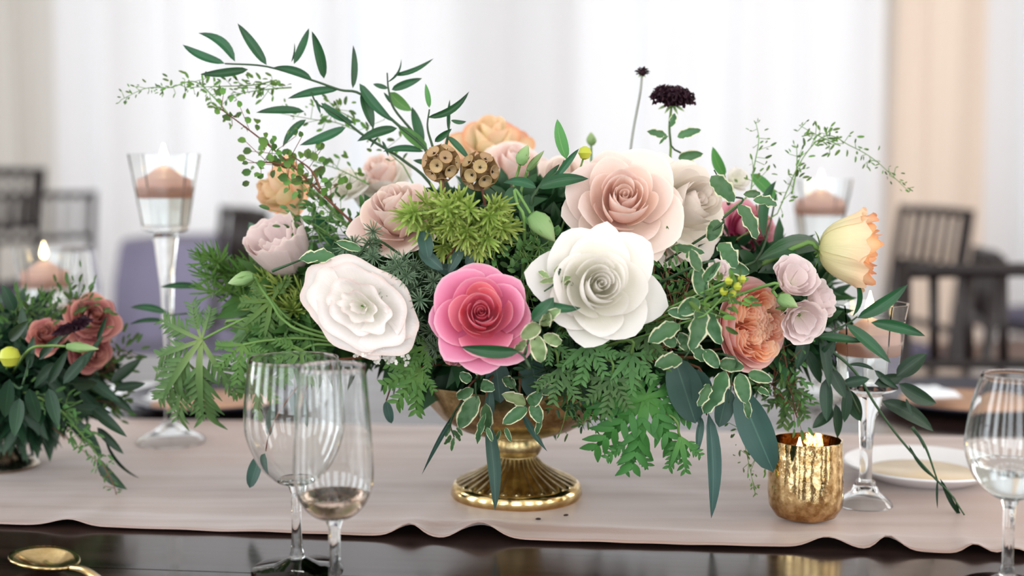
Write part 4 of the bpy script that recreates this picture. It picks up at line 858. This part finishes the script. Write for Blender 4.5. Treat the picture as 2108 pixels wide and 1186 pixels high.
twig('bushy_herb', 'greens hanging below the pale pink blooms beside the coral rose', [[(1640, 860), (1630, 810), (1620, 760), (1610, 700)], [(1590, 790), (1620, 830)]], 120, 40, 22, 'shrub', 1.06, 'stem_brown', 0.001, 'ovate', 0.5, seed=14, taper=0.9)

# needled foliage: rosettes of needles on short branchlets
def needle_mesh(mat, n, L, w_, spread, seed, curl=0.2, up=0.6):
    rnd = random.Random(seed); V, Fc, U = [], [], []
    for i in range(n):
        a = i * 2.39996 + rnd.uniform(-.3, .3); el = spread * sqrt((i + 0.5) / n)
        u = Vector((sin(el) * cos(a), sin(el) * sin(a), cos(el))); s = u.cross(Vector((0.2, 0.3, 1))).normalized(); k = u.cross(s)
        b0 = Vector((0, 0, up * L * (1 - i / n) * 0.8)); l_ = L * rnd.uniform(0.75, 1.2); base = len(V)
        for j, (f_, ww) in enumerate(((0.05, 0.6), (0.5, 1.0), (0.85, 0.7))):
            c_ = b0 + u * l_ * f_ + Vector((0, 0, curl * l_ * f_ * f_))
            V += [c_ - s * w_ * ww + k * w_ * 0.3, c_ + s * w_ * ww + k * w_ * 0.3]; U += [(0.2, f_), (0.8, f_)]
        V.append(b0 + u * l_ + Vector((0, 0, curl * l_))); U.append((0.5, 1))
        Fc += [(base, base + 1, base + 3, base + 2), (base + 2, base + 3, base + 5, base + 4), (base + 4, base + 5, base + 6)]
    return mesh('needles', V, Fc, mat, True, U)
def needled(name, label, spots, mat, n, L, w_, spread, d=None, curl=0.2, up=0.6, off=-0.03, ax_=None):
    """spots: (px, py, tilt right, tilt up)"""
    meshes = [needle_mesh(mat, n, L, w_, spread, k, curl, up) for k in range(3)]
    q0 = P(spots[0][0], spots[0][1], D(spots[0][0], spots[0][1])); t = thing(name, label, 'foliage', CORE + (q0 - CORE) * 0.3)
    for i, (px, py, rx, uy) in enumerate(spots):
        dd = D(px, py, off + R() * 0.015) if d is None else d + R() * 0.012
        p = P(px, py, dd); a = Vector((rx, -0.8, uy))
        obj('needle_rosette', meshes[i % 3], t, Matrix.Translation(p) @ frame(a, R(0, 6)))
        obj('stem', tube('stem', [p, p - a.normalized() * 0.02, p * 0.5 + CORE * 0.5, CORE], 0.0007, 0.0012, 'stem_dark', 5), t, Matrix())
    return t
rs = random.Random(21)
needled('needled_sprig', 'chartreuse needled sprig covering half of the dusty rose', [(rs.uniform(850, 1050), 0, 0, 0) and (x, y, (x - 945) / 160, (430 - y) / 120) for x, y in [(rs.uniform(845, 1050), rs.uniform(400, 510)) for _ in range(75)] if ((x - 948) / 112) ** 2 + ((y - 455 - (x - 948) * 0.12) / 62) ** 2 < 0.75 + 0.35 * sin(x * 0.09) * sin(y * 0.13)], 'chartreuse', 18, 0.0125, 0.0010, 1.6, 0.99, 0.15)
needled('needled_sprig', 'grey green needled sprig running down to the bright pink rose', [(x + rs.uniform(-34, 34), y + rs.uniform(-34, 34), rs.uniform(-.5, .5), rs.uniform(-.2, .7)) for x, y in [(720, 520), (760, 510), (800, 535), (840, 540), (770, 545), (810, 570), (850, 580), (880, 600), (840, 610), (870, 560), (880, 640), (860, 670), (890, 680), (900, 560), (830, 640), (875, 710), (750, 520), (860, 620), (700, 500), (790, 555)] for _ in range(2)], 'juniper', 26, 0.009, 0.00045, 1.9, None, 0.05, 0.3, -0.015)
needled('needled_sprig', 'green needled sprig behind the bud on a bent stem', [(x + rs.uniform(-22, 22), y + rs.uniform(-22, 22), -0.4 + rs.uniform(-.3, .3), 0.5) for x, y in [(450, 560), (480, 560), (510, 600), (470, 600), (440, 590), (500, 550), (460, 540), (490, 590), (435, 560)] for _ in range(2)], 'geranium', 16, 0.017, 0.0009, 1.4, 1.13, 0.2)
needled('needled_sprig', 'yellow green needled sprig under the mauve lisianthus', [(x + rs.uniform(-22, 22), y + rs.uniform(-22, 22), -0.2 + rs.uniform(-.3, .3), 0.5) for x, y in [(570, 610), (600, 600), (590, 640), (560, 640), (610, 640), (575, 585), (620, 610)] for _ in range(2)], 'chartreuse', 16, 0.017, 0.0009, 1.4, 1.10, 0.2)

# deeply cut scented geranium leaves
def cut_leaf(lobes, mat, seed, pin=5, wl=0.085):
    """lobes: (angle, length) in the leaf plane; each lobe is a tapering blade with side teeth"""
    rnd = random.Random(seed); V, Fc, U = [], [], []
    def blade(p, u, L, w_, depth, f0):
        n = Vector((-u.y, u.x, 0)); base = len(V); seg = 4; tz = rnd.uniform(-.22, .22) if depth else rnd.uniform(-.3, .3)
        for j in range(seg + 1):
            f_ = j / seg; ww = w_ * (0.55 + 0.6 * sin(pi * min(1, f_ * 0.9))) * (1 - f_ ** 3 * 0.85)
            z = -0.26 * (p + u * L * f_).length ** 2 + rnd.uniform(-.012, .012) + (tz * L * f_ if depth else tz * L * f_ * 0.8)
            c_ = p + u * L * f_
            for s, zz in ((-1, 0.0), (0, -0.02), (1, 0.0)):
                V.append((c_.x + n.x * s * ww, c_.y + n.y * s * ww, z - zz * 0.6 + abs(s) * ww * 0.55)); U.append((0.5 + s * 0.5, min(1, f0 + f_ * (1 - f0))))
        for j in range(seg):
            for s in range(2):
                a = base + j * 3 + s; Fc.append((a, a + 1, a + 4, a + 3))
        if depth:
            for k in range(pin):
                f_ = 0.30 + 0.62 * k / (pin - 1)
                for sg in (-1, 1):
                    an = sg * radians(rnd.uniform(38, 56)); uu = Vector((u.x * cos(an) - u.y * sin(an), u.x * sin(an) + u.y * cos(an), 0))
                    blade(p + u * L * f_, uu, L * rnd.uniform(0.26, 0.40) * (1.15 - 0.45 * f_), w_ * 0.62, depth - 1, 0.5)
    for an, L in lobes: blade(Vector((0, 0, 0)), Vector((cos(an), sin(an), 0)), L, wl * L, 1, 0.0)
    return mesh('leaf', V, Fc, mat, True, U)
def geranium(label, cuts, mat, petioles, d, smat='stem_green', wl=0.085, pin=5):
    """cuts: (px, py, [(image angle, length px)], tilt) leaf centres with lobes fanning from them"""
    t = thing('geranium_sprig', label, 'foliage', CORE + (P(cuts[0][0], cuts[0][1], d) - CORE) * 0.3)
    for i, (px, py, lobes, tilt) in enumerate(cuts):
        dd = d + (tilt[2] if len(tilt) > 2 else R() * 0.012); k = dd / F
        z = Vector((tilt[0], -1, tilt[1])).normalized(); x = Vector((1, 0, 0)); x = (x - z * x.dot(z)).normalized(); y = z.cross(x)
        m = Matrix((x, y, z)).transposed().to_4x4(); m.translation = P(px, py, dd)
        sc = 100 * k
        obj('leaf', cut_leaf([(radians(-a), l / 100) for a, l in lobes], mat, i * 7 + int(px), pin, wl), t, m @ Matrix.Scale(sc, 4))
    for st in petioles:
        pts = [P(x, y, d + 0.003) for x, y in st]; pts += [pts[-1] * 0.4 + CORE * 0.6, CORE]
        obj('petiole', tube('petiole', catmull(pts, 5), 0.0011, 0.0013, smat, 6), t, Matrix())
geranium('finely cut grey green geranium leaf hanging beside the tallest candle holder', [(415, 700, [(94, 172), (128, 165), (60, 130), (160, 110), (205, 105), (250, 85), (285, 70)], (-0.1, 0.15)), (385, 745, [(105, 125), (135, 110), (75, 110), (165, 80), (45, 70)], (-0.2, 0.25, 0.02))], 'geranium_grey', [[(415, 700), (470, 672), (520, 655), (600, 680), (700, 700)]], 1.08, wl=0.045, pin=9)
geranium('bright green geranium leaves above the wide wine glass', [(570, 690, [(120, 90), (80, 100), (160, 80), (200, 70), (40, 70), (240, 50)], (0, 0.3)), (530, 770, [(100, 90), (60, 70), (140, 70), (20, 60), (-40, 60), (200, 50)], (-0.2, 0.3)), (640, 690, [(120, 60), (60, 60), (170, 50), (-90, 50)], (0.2, 0.2))], 'geranium', [[(570, 690), (520, 660), (480, 672)], [(530, 770), (600, 720), (700, 700)]], 1.09)
geranium('yellow green geranium leaf hanging over the brass bowl rim below the white ruffled flower', [(868, 762, [(100, 92), (130, 92), (160, 92), (190, 80), (60, 50), (225, 60)], (-0.15, 0.2)), (880, 715, [(170, 70), (130, 60), (220, 50), (90, 50)], (-0.2, 0.4))], 'geranium', [[(868, 762), (900, 735), (960, 720)]], 1.02)
geranium('large bright green geranium leaf hanging between the brass foot and votive', [(1330, 818, [(100, 150), (135, 150), (60, 140), (170, 125), (25, 110), (-15, 90), (205, 90), (-60, 60), (245, 60)], (0.05, 0.3, 0.0)), (1300, 900, [(100, 75), (140, 70), (60, 70)], (0, 0.2)), (1400, 900, [(80, 75), (110, 70), (40, 60)], (0.1, 0.2))], 'geranium_bright', [[(1330, 818), (1310, 780), (1270, 740)], [(1300, 900), (1320, 850)], [(1400, 900), (1370, 850)]], 1.02)
geranium('shaded geranium leaves between the bowl rim and white rose', [(1210, 710, [(100, 80), (60, 70), (140, 70), (20, 60), (-20, 50)], (0, 0.3)), (1300, 730, [(90, 80), (50, 70), (130, 70), (0, 60), (180, 50)], (0, 0.3)), (1330, 690, [(90, 60), (50, 60), (140, 60), (0, 50), (-60, 50)], (0, 0.4))], 'shrub', [[(1210, 710), (1200, 680), (1180, 650)], [(1300, 730), (1290, 700)]], 0.995)
geranium('olive geranium leaf hanging below the coral rose', [(1625, 800, [(100, 80), (60, 70), (140, 60), (20, 50)], (0.1, 0.3))], 'shrub', [[(1625, 800), (1610, 760), (1580, 720)]], 1.07)

geranium('mid green geranium leaves filling between the pale bud and white ruffled flower', [(560, 620, [(100, 80), (140, 80), (60, 70), (180, 70), (220, 60), (-60, 60)], (-0.1, 0.3)), (620, 720, [(120, 70), (80, 70), (160, 60), (40, 50), (200, 60)], (0, 0.4)), (500, 710, [(100, 80), (140, 70), (60, 70), (180, 60), (20, 50)], (-0.1, 0.3))], 'geranium', [[(560, 620), (600, 660), (680, 690)], [(620, 720), (680, 710)], [(500, 710), (560, 700), (660, 700)]], 1.07, wl=0.07, pin=6)
geranium('mid green geranium leaves tucked beneath the white rose', [(1150, 760, [(100, 70), (140, 60), (60, 70), (20, 60), (-30, 50)], (0, 0.3)), (1260, 780, [(100, 80), (140, 70), (60, 70), (180, 60), (10, 60)], (0, 0.3)), (1130, 700, [(90, 50), (40, 60), (140, 50), (-20, 40)], (0, 0.4))], 'shrub', [[(1150, 760), (1140, 720)], [(1260, 780), (1250, 740)]], 1.0, wl=0.075)
twig('bushy_herb', 'loose pale stems hanging over the brass bowl beside the bright geranium leaf', [[(1200, 880), (1210, 840), (1190, 790), (1180, 760)], [(1240, 870), (1235, 820), (1220, 780)], [(1160, 870), (1170, 820), (1170, 780)]], 90, 30, 20, 'thyme_dark', 1.03, 'stem_green', 0.0009, 'ovate', 0.4, seed=51, taper=0.8)

# buds and berries
def bud(label, px, py, tx, ty, w_, d, stem, mat='bud_green'):
    b = P(px, py, d); e = P(tx, ty, d); a = e - b; L = a.length; r = w_ * d / F / 2
    t = thing('flower_bud', label, 'flower bud', b, 'green lisianthus buds')
    M = Matrix.Translation(b) @ frame(a)
    tw = lambda rr, z, an, k: rr * (1 + 0.14 * cos(an * 3 + z / L * 3.0))
    obj('bud', lathe('bud', [(0.0, 0), (r * 0.55, L * 0.04), (r * 0.95, L * 0.25), (r, L * 0.42), (r * 0.75, L * 0.66), (r * 0.35, L * 0.88), (r * 0.05, L)], mat, 24, True, tw), t, M)
    for i in range(4):
        an = i * pi / 2 + 0.4; u = Vector((cos(an), sin(an), 0))
        put_leaf(t, 'lance', 'stem_green', M @ (u * r * 0.3), M @ (u * r * 1.05 + Vector((0, 0, L * 0.6))), r * 0.5, 0.1, 0, M.to_3x3() @ u, 'sepal')
    pts = [b] + [P(x, y, d + 0.004) for x, y in stem]; pts += [pts[-1] * 0.4 + CORE * 0.6, CORE]
    obj('stem', tube('stem', catmull(pts, 5), 0.0011, 0.0014, 'stem_green', 6), t, Matrix())
bud('slim green bud standing upright beside the second seed pod', 1070, 340, 1087, 298, 26, 1.03, [(1066, 355), (1058, 385), (1070, 415), (1098, 445)])
bud('thin green bud leaning under the broad upright leaf', 1085, 352, 1120, 310, 14, 1.04, [(1080, 370), (1072, 400), (1080, 440)])
bud('fat pale green bud hanging above the white rose', 1092, 440, 1142, 497, 44, 0.985, [(1080, 420), (1060, 390), (1065, 420), (1080, 470)])
bud('pale green bud on a bent stem beside the mauve lisianthus', 524, 570, 470, 583, 30, 1.06, [(535, 590), (560, 625), (585, 660), (650, 690)])
bud('tiny round green bud behind the broad upright leaf', 1217, 300, 1217, 272, 20, 1.17, [(1217, 330), (1215, 370)])
bud('small green bud between the pale pink blooms', 1600, 612, 1642, 632, 30, 0.985, [(1590, 600), (1570, 590)])
def ball(label, px, py, r, d, mat='berry'):
    p = P(px, py, d); k = r * d / F
    t = thing('berry', label, 'berry', p, 'yellow green berries')
    obj('fruit', lathe('fruit', [(0, -k), (k * .6, -k * .8), (k, 0), (k * .75, k * .7), (k * .25, k * .97), (0, k * .9)], mat, 20), t, Matrix.Translation(p))
    obj('stem', tube('stem', [p, p * 0.5 + CORE * 0.5, CORE], 0.0008, 0.001, 'stem_green', 5), t, Matrix())
ball('yellow green berry at the foot of the broad upright leaf', 1204, 315, 14, 1.03)
for i, (x, y) in enumerate(((1500, 578), (1518, 590), (1490, 600), (1508, 606), (1527, 575))): ball('small yellow green berry clustered above the coral rose', x, y, 9, 0.945 + 0.004 * i)
# lacy white florets under the white ruffled flower
rs = random.Random(5); t = thing('lace_flower', 'lacy cluster of tiny white florets below the white ruffled flower', 'flower', CORE + (P(790, 725, 1.03) - CORE) * 0.4)
for i in range(70):
    p = P(790 + rs.gauss(0, 24), 728 + rs.gauss(0, 12), 1.0 + rs.uniform(-.02, .02)); k = 0.0024 * rs.uniform(.7, 1.3)
    for j in range(3):
        a = rs.uniform(0, 6.28); put_leaf(t, 'round', 'white_tiny', p, p + Vector((cos(a), -0.4, sin(a))) * k, k * 0.9, 0.1, 0, Vector((0, -1, 0.4)), 'petal')
obj('stem', tube('stem', catmull([P(790, 728, 1.01), P(830, 735, 1.05), CORE], 4), 0.001, 0.0014, 'stem_green', 6), t, Matrix())

# uncountable dark leaves deep inside the centrepiece, seen in the gaps
def filler(name, label, cx, cy, rx, ry, rd, dc, n, mat, seed, Lr=(0.025, 0.045)):
    rnd = random.Random(seed); V, Fc, U = [], [], []; C = P(cx, cy, dc); k = dc / F
    for i in range(n):
        while True:
            q = Vector((rnd.uniform(-1, 1), rnd.uniform(-1, 1), rnd.uniform(-1, 1)))
            if 0.35 < q.length < 1: break
        p = C + Vector((q.x * rx * k, q.y * rd, q.z * ry * k)); u = (q.normalized() * 0.5 + Vector((rnd.uniform(-1, 1), rnd.uniform(-1, 1), rnd.uniform(-1, 1)))).normalized()
        L_ = rnd.uniform(*Lr); x = u.cross(Vector((rnd.uniform(-1, 1), rnd.uniform(-1, 1), rnd.uniform(-1, 1)))).normalized(); z = x.cross(u); b = len(V); w_ = L_ * 0.2
        for f_, s in ((0, 0.15), (0.3, 0.9), (0.6, 0.85), (1, 0.02)):
            c_ = p + u * L_ * f_ - Vector((0, 0, 0.2 * L_ * f_ * f_))
            V += [c_ - x * w_ * s + z * w_ * s * 0.3 - C, c_ - C, c_ + x * w_ * s + z * w_ * s * 0.3 - C]; U += [(0, f_), (0.5, f_), (1, f_)]
        for j in range(3):
            for s in range(2): a = b + j * 3 + s; Fc.append((a, a + 1, a + 4, a + 3))
    o = obj(name, mesh(name, V, Fc, mat, True, U)); o.location = C; o['kind'] = 'stuff'; o['label'] = label; o['category'] = 'foliage'
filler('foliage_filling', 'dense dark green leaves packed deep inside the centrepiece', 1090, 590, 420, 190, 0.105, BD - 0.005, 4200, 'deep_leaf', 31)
filler('foliage_filling', 'green leaves filling the gap under the mauve lisianthus', 640, 625, 120, 100, 0.06, BD, 600, 'shrub', 33)
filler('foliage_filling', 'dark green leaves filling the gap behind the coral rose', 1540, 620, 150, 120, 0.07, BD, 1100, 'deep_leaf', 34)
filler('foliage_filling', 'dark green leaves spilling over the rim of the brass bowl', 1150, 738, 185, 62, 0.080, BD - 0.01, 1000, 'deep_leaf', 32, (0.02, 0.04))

# ------------------------------------------------------------------ the second bouquet at the left edge
q = T(8, 966); q.z = ZT + RY
b2 = thing('footed_bowl', 'silver footed bowl holding the dark red and green bouquet', 'bowl', q)
obj('foot', lathe('foot', [(0, 0), (0.031, 0), (0.033, 0.003), (0.030, 0.008), (0.016, 0.014), (0.010, 0.022), (0.010, 0.028), (0.0, 0.028)], 'silver', 64), b2)
obj('bowl', lathe('bowl', [(0, 0.026), (0.014, 0.027), (0.033, 0.038), (0.046, 0.055), (0.052, 0.075), (0.050, 0.075), (0.044, 0.057), (0.030, 0.041), (0.0, 0.033)], 'silver', 64), b2)
CORE = q + Vector((0, 0, 0.075)); BC = CORE.copy()
filler('foliage_filling', 'dense dark leaves packed inside the dark red and green bouquet', 40, 760, 150, 115, 0.07, 1.22, 1500, 'dark_leaf', 41, (0.02, 0.045))
D2 = 1.17
rose('rust_rose', 'rusty pink rose in the dark bouquet below the lower candle', 190, 655, 52, (0.5, 0.4, 0.75), 'rust_petal', 'rust_petal', D2)
rose('rust_rose', 'rusty pink rose tucked under the green bud of the dark bouquet', 190, 722, 46, (0.7, -0.1, 0.7), 'rust_petal', 'rust_petal', D2)
rose('rust_rose', 'dusky rose half hidden at the middle of the dark bouquet', 95, 690, 40, (0.1, 0.5, 0.8), 'rust_petal', 'rust_petal', 1.15)
ball('pale yellow green berry at the edge of the dark bouquet', 20, 735, 22, 1.10)
scab = thing('black_scabiosa', 'flat black scabiosa flower in the dark red and green bouquet', 'flower', P(155, 676, 1.13), 'black scabiosa flowers')
for i in range(26):
    a = i * 2.4; r_ = 0.004 + 0.010 * (i / 26); p = P(155, 676, 1.13); u = Vector((cos(a), 0.5 * sin(a) - 0.3, 0.35 * sin(a) + 0.15 + 0.3 * cos(a)))
    put_leaf(scab, 'ovate', 'black_petal', p, p + u * (r_ + 0.006), 0.008, 0.1, name='petal', fold=0.4, wav=0.8)
obj('stem', tube('stem', [P(155, 676, 1.13), CORE], 0.001, 0.001, 'stem_dark', 5), scab, Matrix())
bud('striped green bud pointing out of the dark bouquet', 135, 713, 203, 719, 20, 1.09, [(100, 712), (60, 720)])
def fan(label, leaves, d, mat='dark_leaf', kind='lance', w=24, stem=None):
    sprig('leafy_sprig', label, [stem or [(leaves[0][0], leaves[0][1]), (40, 800)]], leaves, mat, d, kind, group='leafy sprigs of the dark bouquet', jit=0.03)
fan('glossy dark leaves at the outer tip of the dark bouquet', [(228, 790, 292, 738, 34), (235, 800, 300, 790, 26), (225, 810, 275, 850, 24), (180, 780, 250, 830, 30), (160, 800, 235, 880, 32)], 1.17, stem=[(228, 795), (150, 790), (40, 800)])
fan('drooping dark leaves of the dark bouquet above the runner', [(200, 945, 262, 1008, 34), (170, 880, 210, 940, 26), (200, 880, 255, 935, 24), (215, 900, 288, 985, 9, {'s': .1}), (150, 840, 230, 850, 30), (140, 860, 200, 905, 30), (190, 840, 262, 900, 30)], 1.15, stem=[(205, 945), (180, 890), (130, 830), (40, 800)])
fan('upright dark leaves of the dark bouquet below its berry', [(30, 640, 5, 585, 34), (50, 700, 45, 630, 24), (60, 760, 70, 690, 30), (100, 790, 140, 720, 26), (130, 790, 190, 720, 32), (170, 760, 215, 690, 20), (200, 700, 220, 650, 14), (20, 780, 10, 860, 40), (60, 800, 80, 870, 40), (100, 800, 120, 880, 36), (40, 820, 30, 900, 40), (80, 740, 130, 690, 28), (20, 700, 60, 660, 30), (120, 750, 70, 800, 36), (150, 790, 200, 790, 36)], 1.11, stem=[(60, 740), (50, 780), (40, 800)])
twig('trailing_herb', 'fern-like trailing sprig hanging from the dark bouquet', [[(215, 960), (185, 915), (155, 880), (120, 840), (60, 810)]], 80, 26, 22, 'shrub', 1.13, 'stem_green', 0.0009, 'ovate', 0.5, seed=23)
twig('trailing_herb', 'thin string of tiny dark leaves dangling lowest from the dark bouquet', [[(242, 1076), (240, 1040), (236, 1005), (215, 960)]], 26, 12, 12, 'thyme_dark', 1.13, 'stem_brown', 0.0005, 'ovate', 0.5, seed=24)
twig('bushy_herb', 'mixed small leaves at the top of the dark bouquet', [[(120, 620), (100, 660), (80, 720)], [(60, 640), (60, 700)], [(160, 620), (130, 680)], [(30, 660), (30, 720)]], 170, 40, 22, 'thyme_dark', 1.17, 'stem_dark', 0.0008, 'ovate', 0.5, seed=25, taper=0.9)
twig('bushy_herb', 'bronze small leaves at the outer side of the dark bouquet', [[(240, 760), (200, 770), (150, 780)], [(250, 720), (220, 760)], [(230, 830), (180, 820)]], 90, 30, 20, 'thyme_dark', 1.2, 'stem_brown', 0.0008, 'ovate', 0.5, seed=26, taper=0.9)

# two fallen seeds on the runner
for i, (x, y) in enumerate(((1108, 1081), (1165, 1073))):
    p = T(x, y); p.z = ZT + 0.0042
    o = obj('fallen_seed', lathe('fallen_seed', [(0.0, 0), (0.0012, 0.0003), (0.0016, 0.0009), (0.0010, 0.0016), (0.0, 0.0018)], 'pod_star', 10)); o.location = p; o.scale = (1.5, 0.8, 1); o.rotation_euler.z = 0.4 * i
    tag(o, ('dark fallen seed on the runner just in front of the brass foot', 'dark fallen seed on the runner closer to the votive than the other')[i], 'seed', 'fallen seeds')
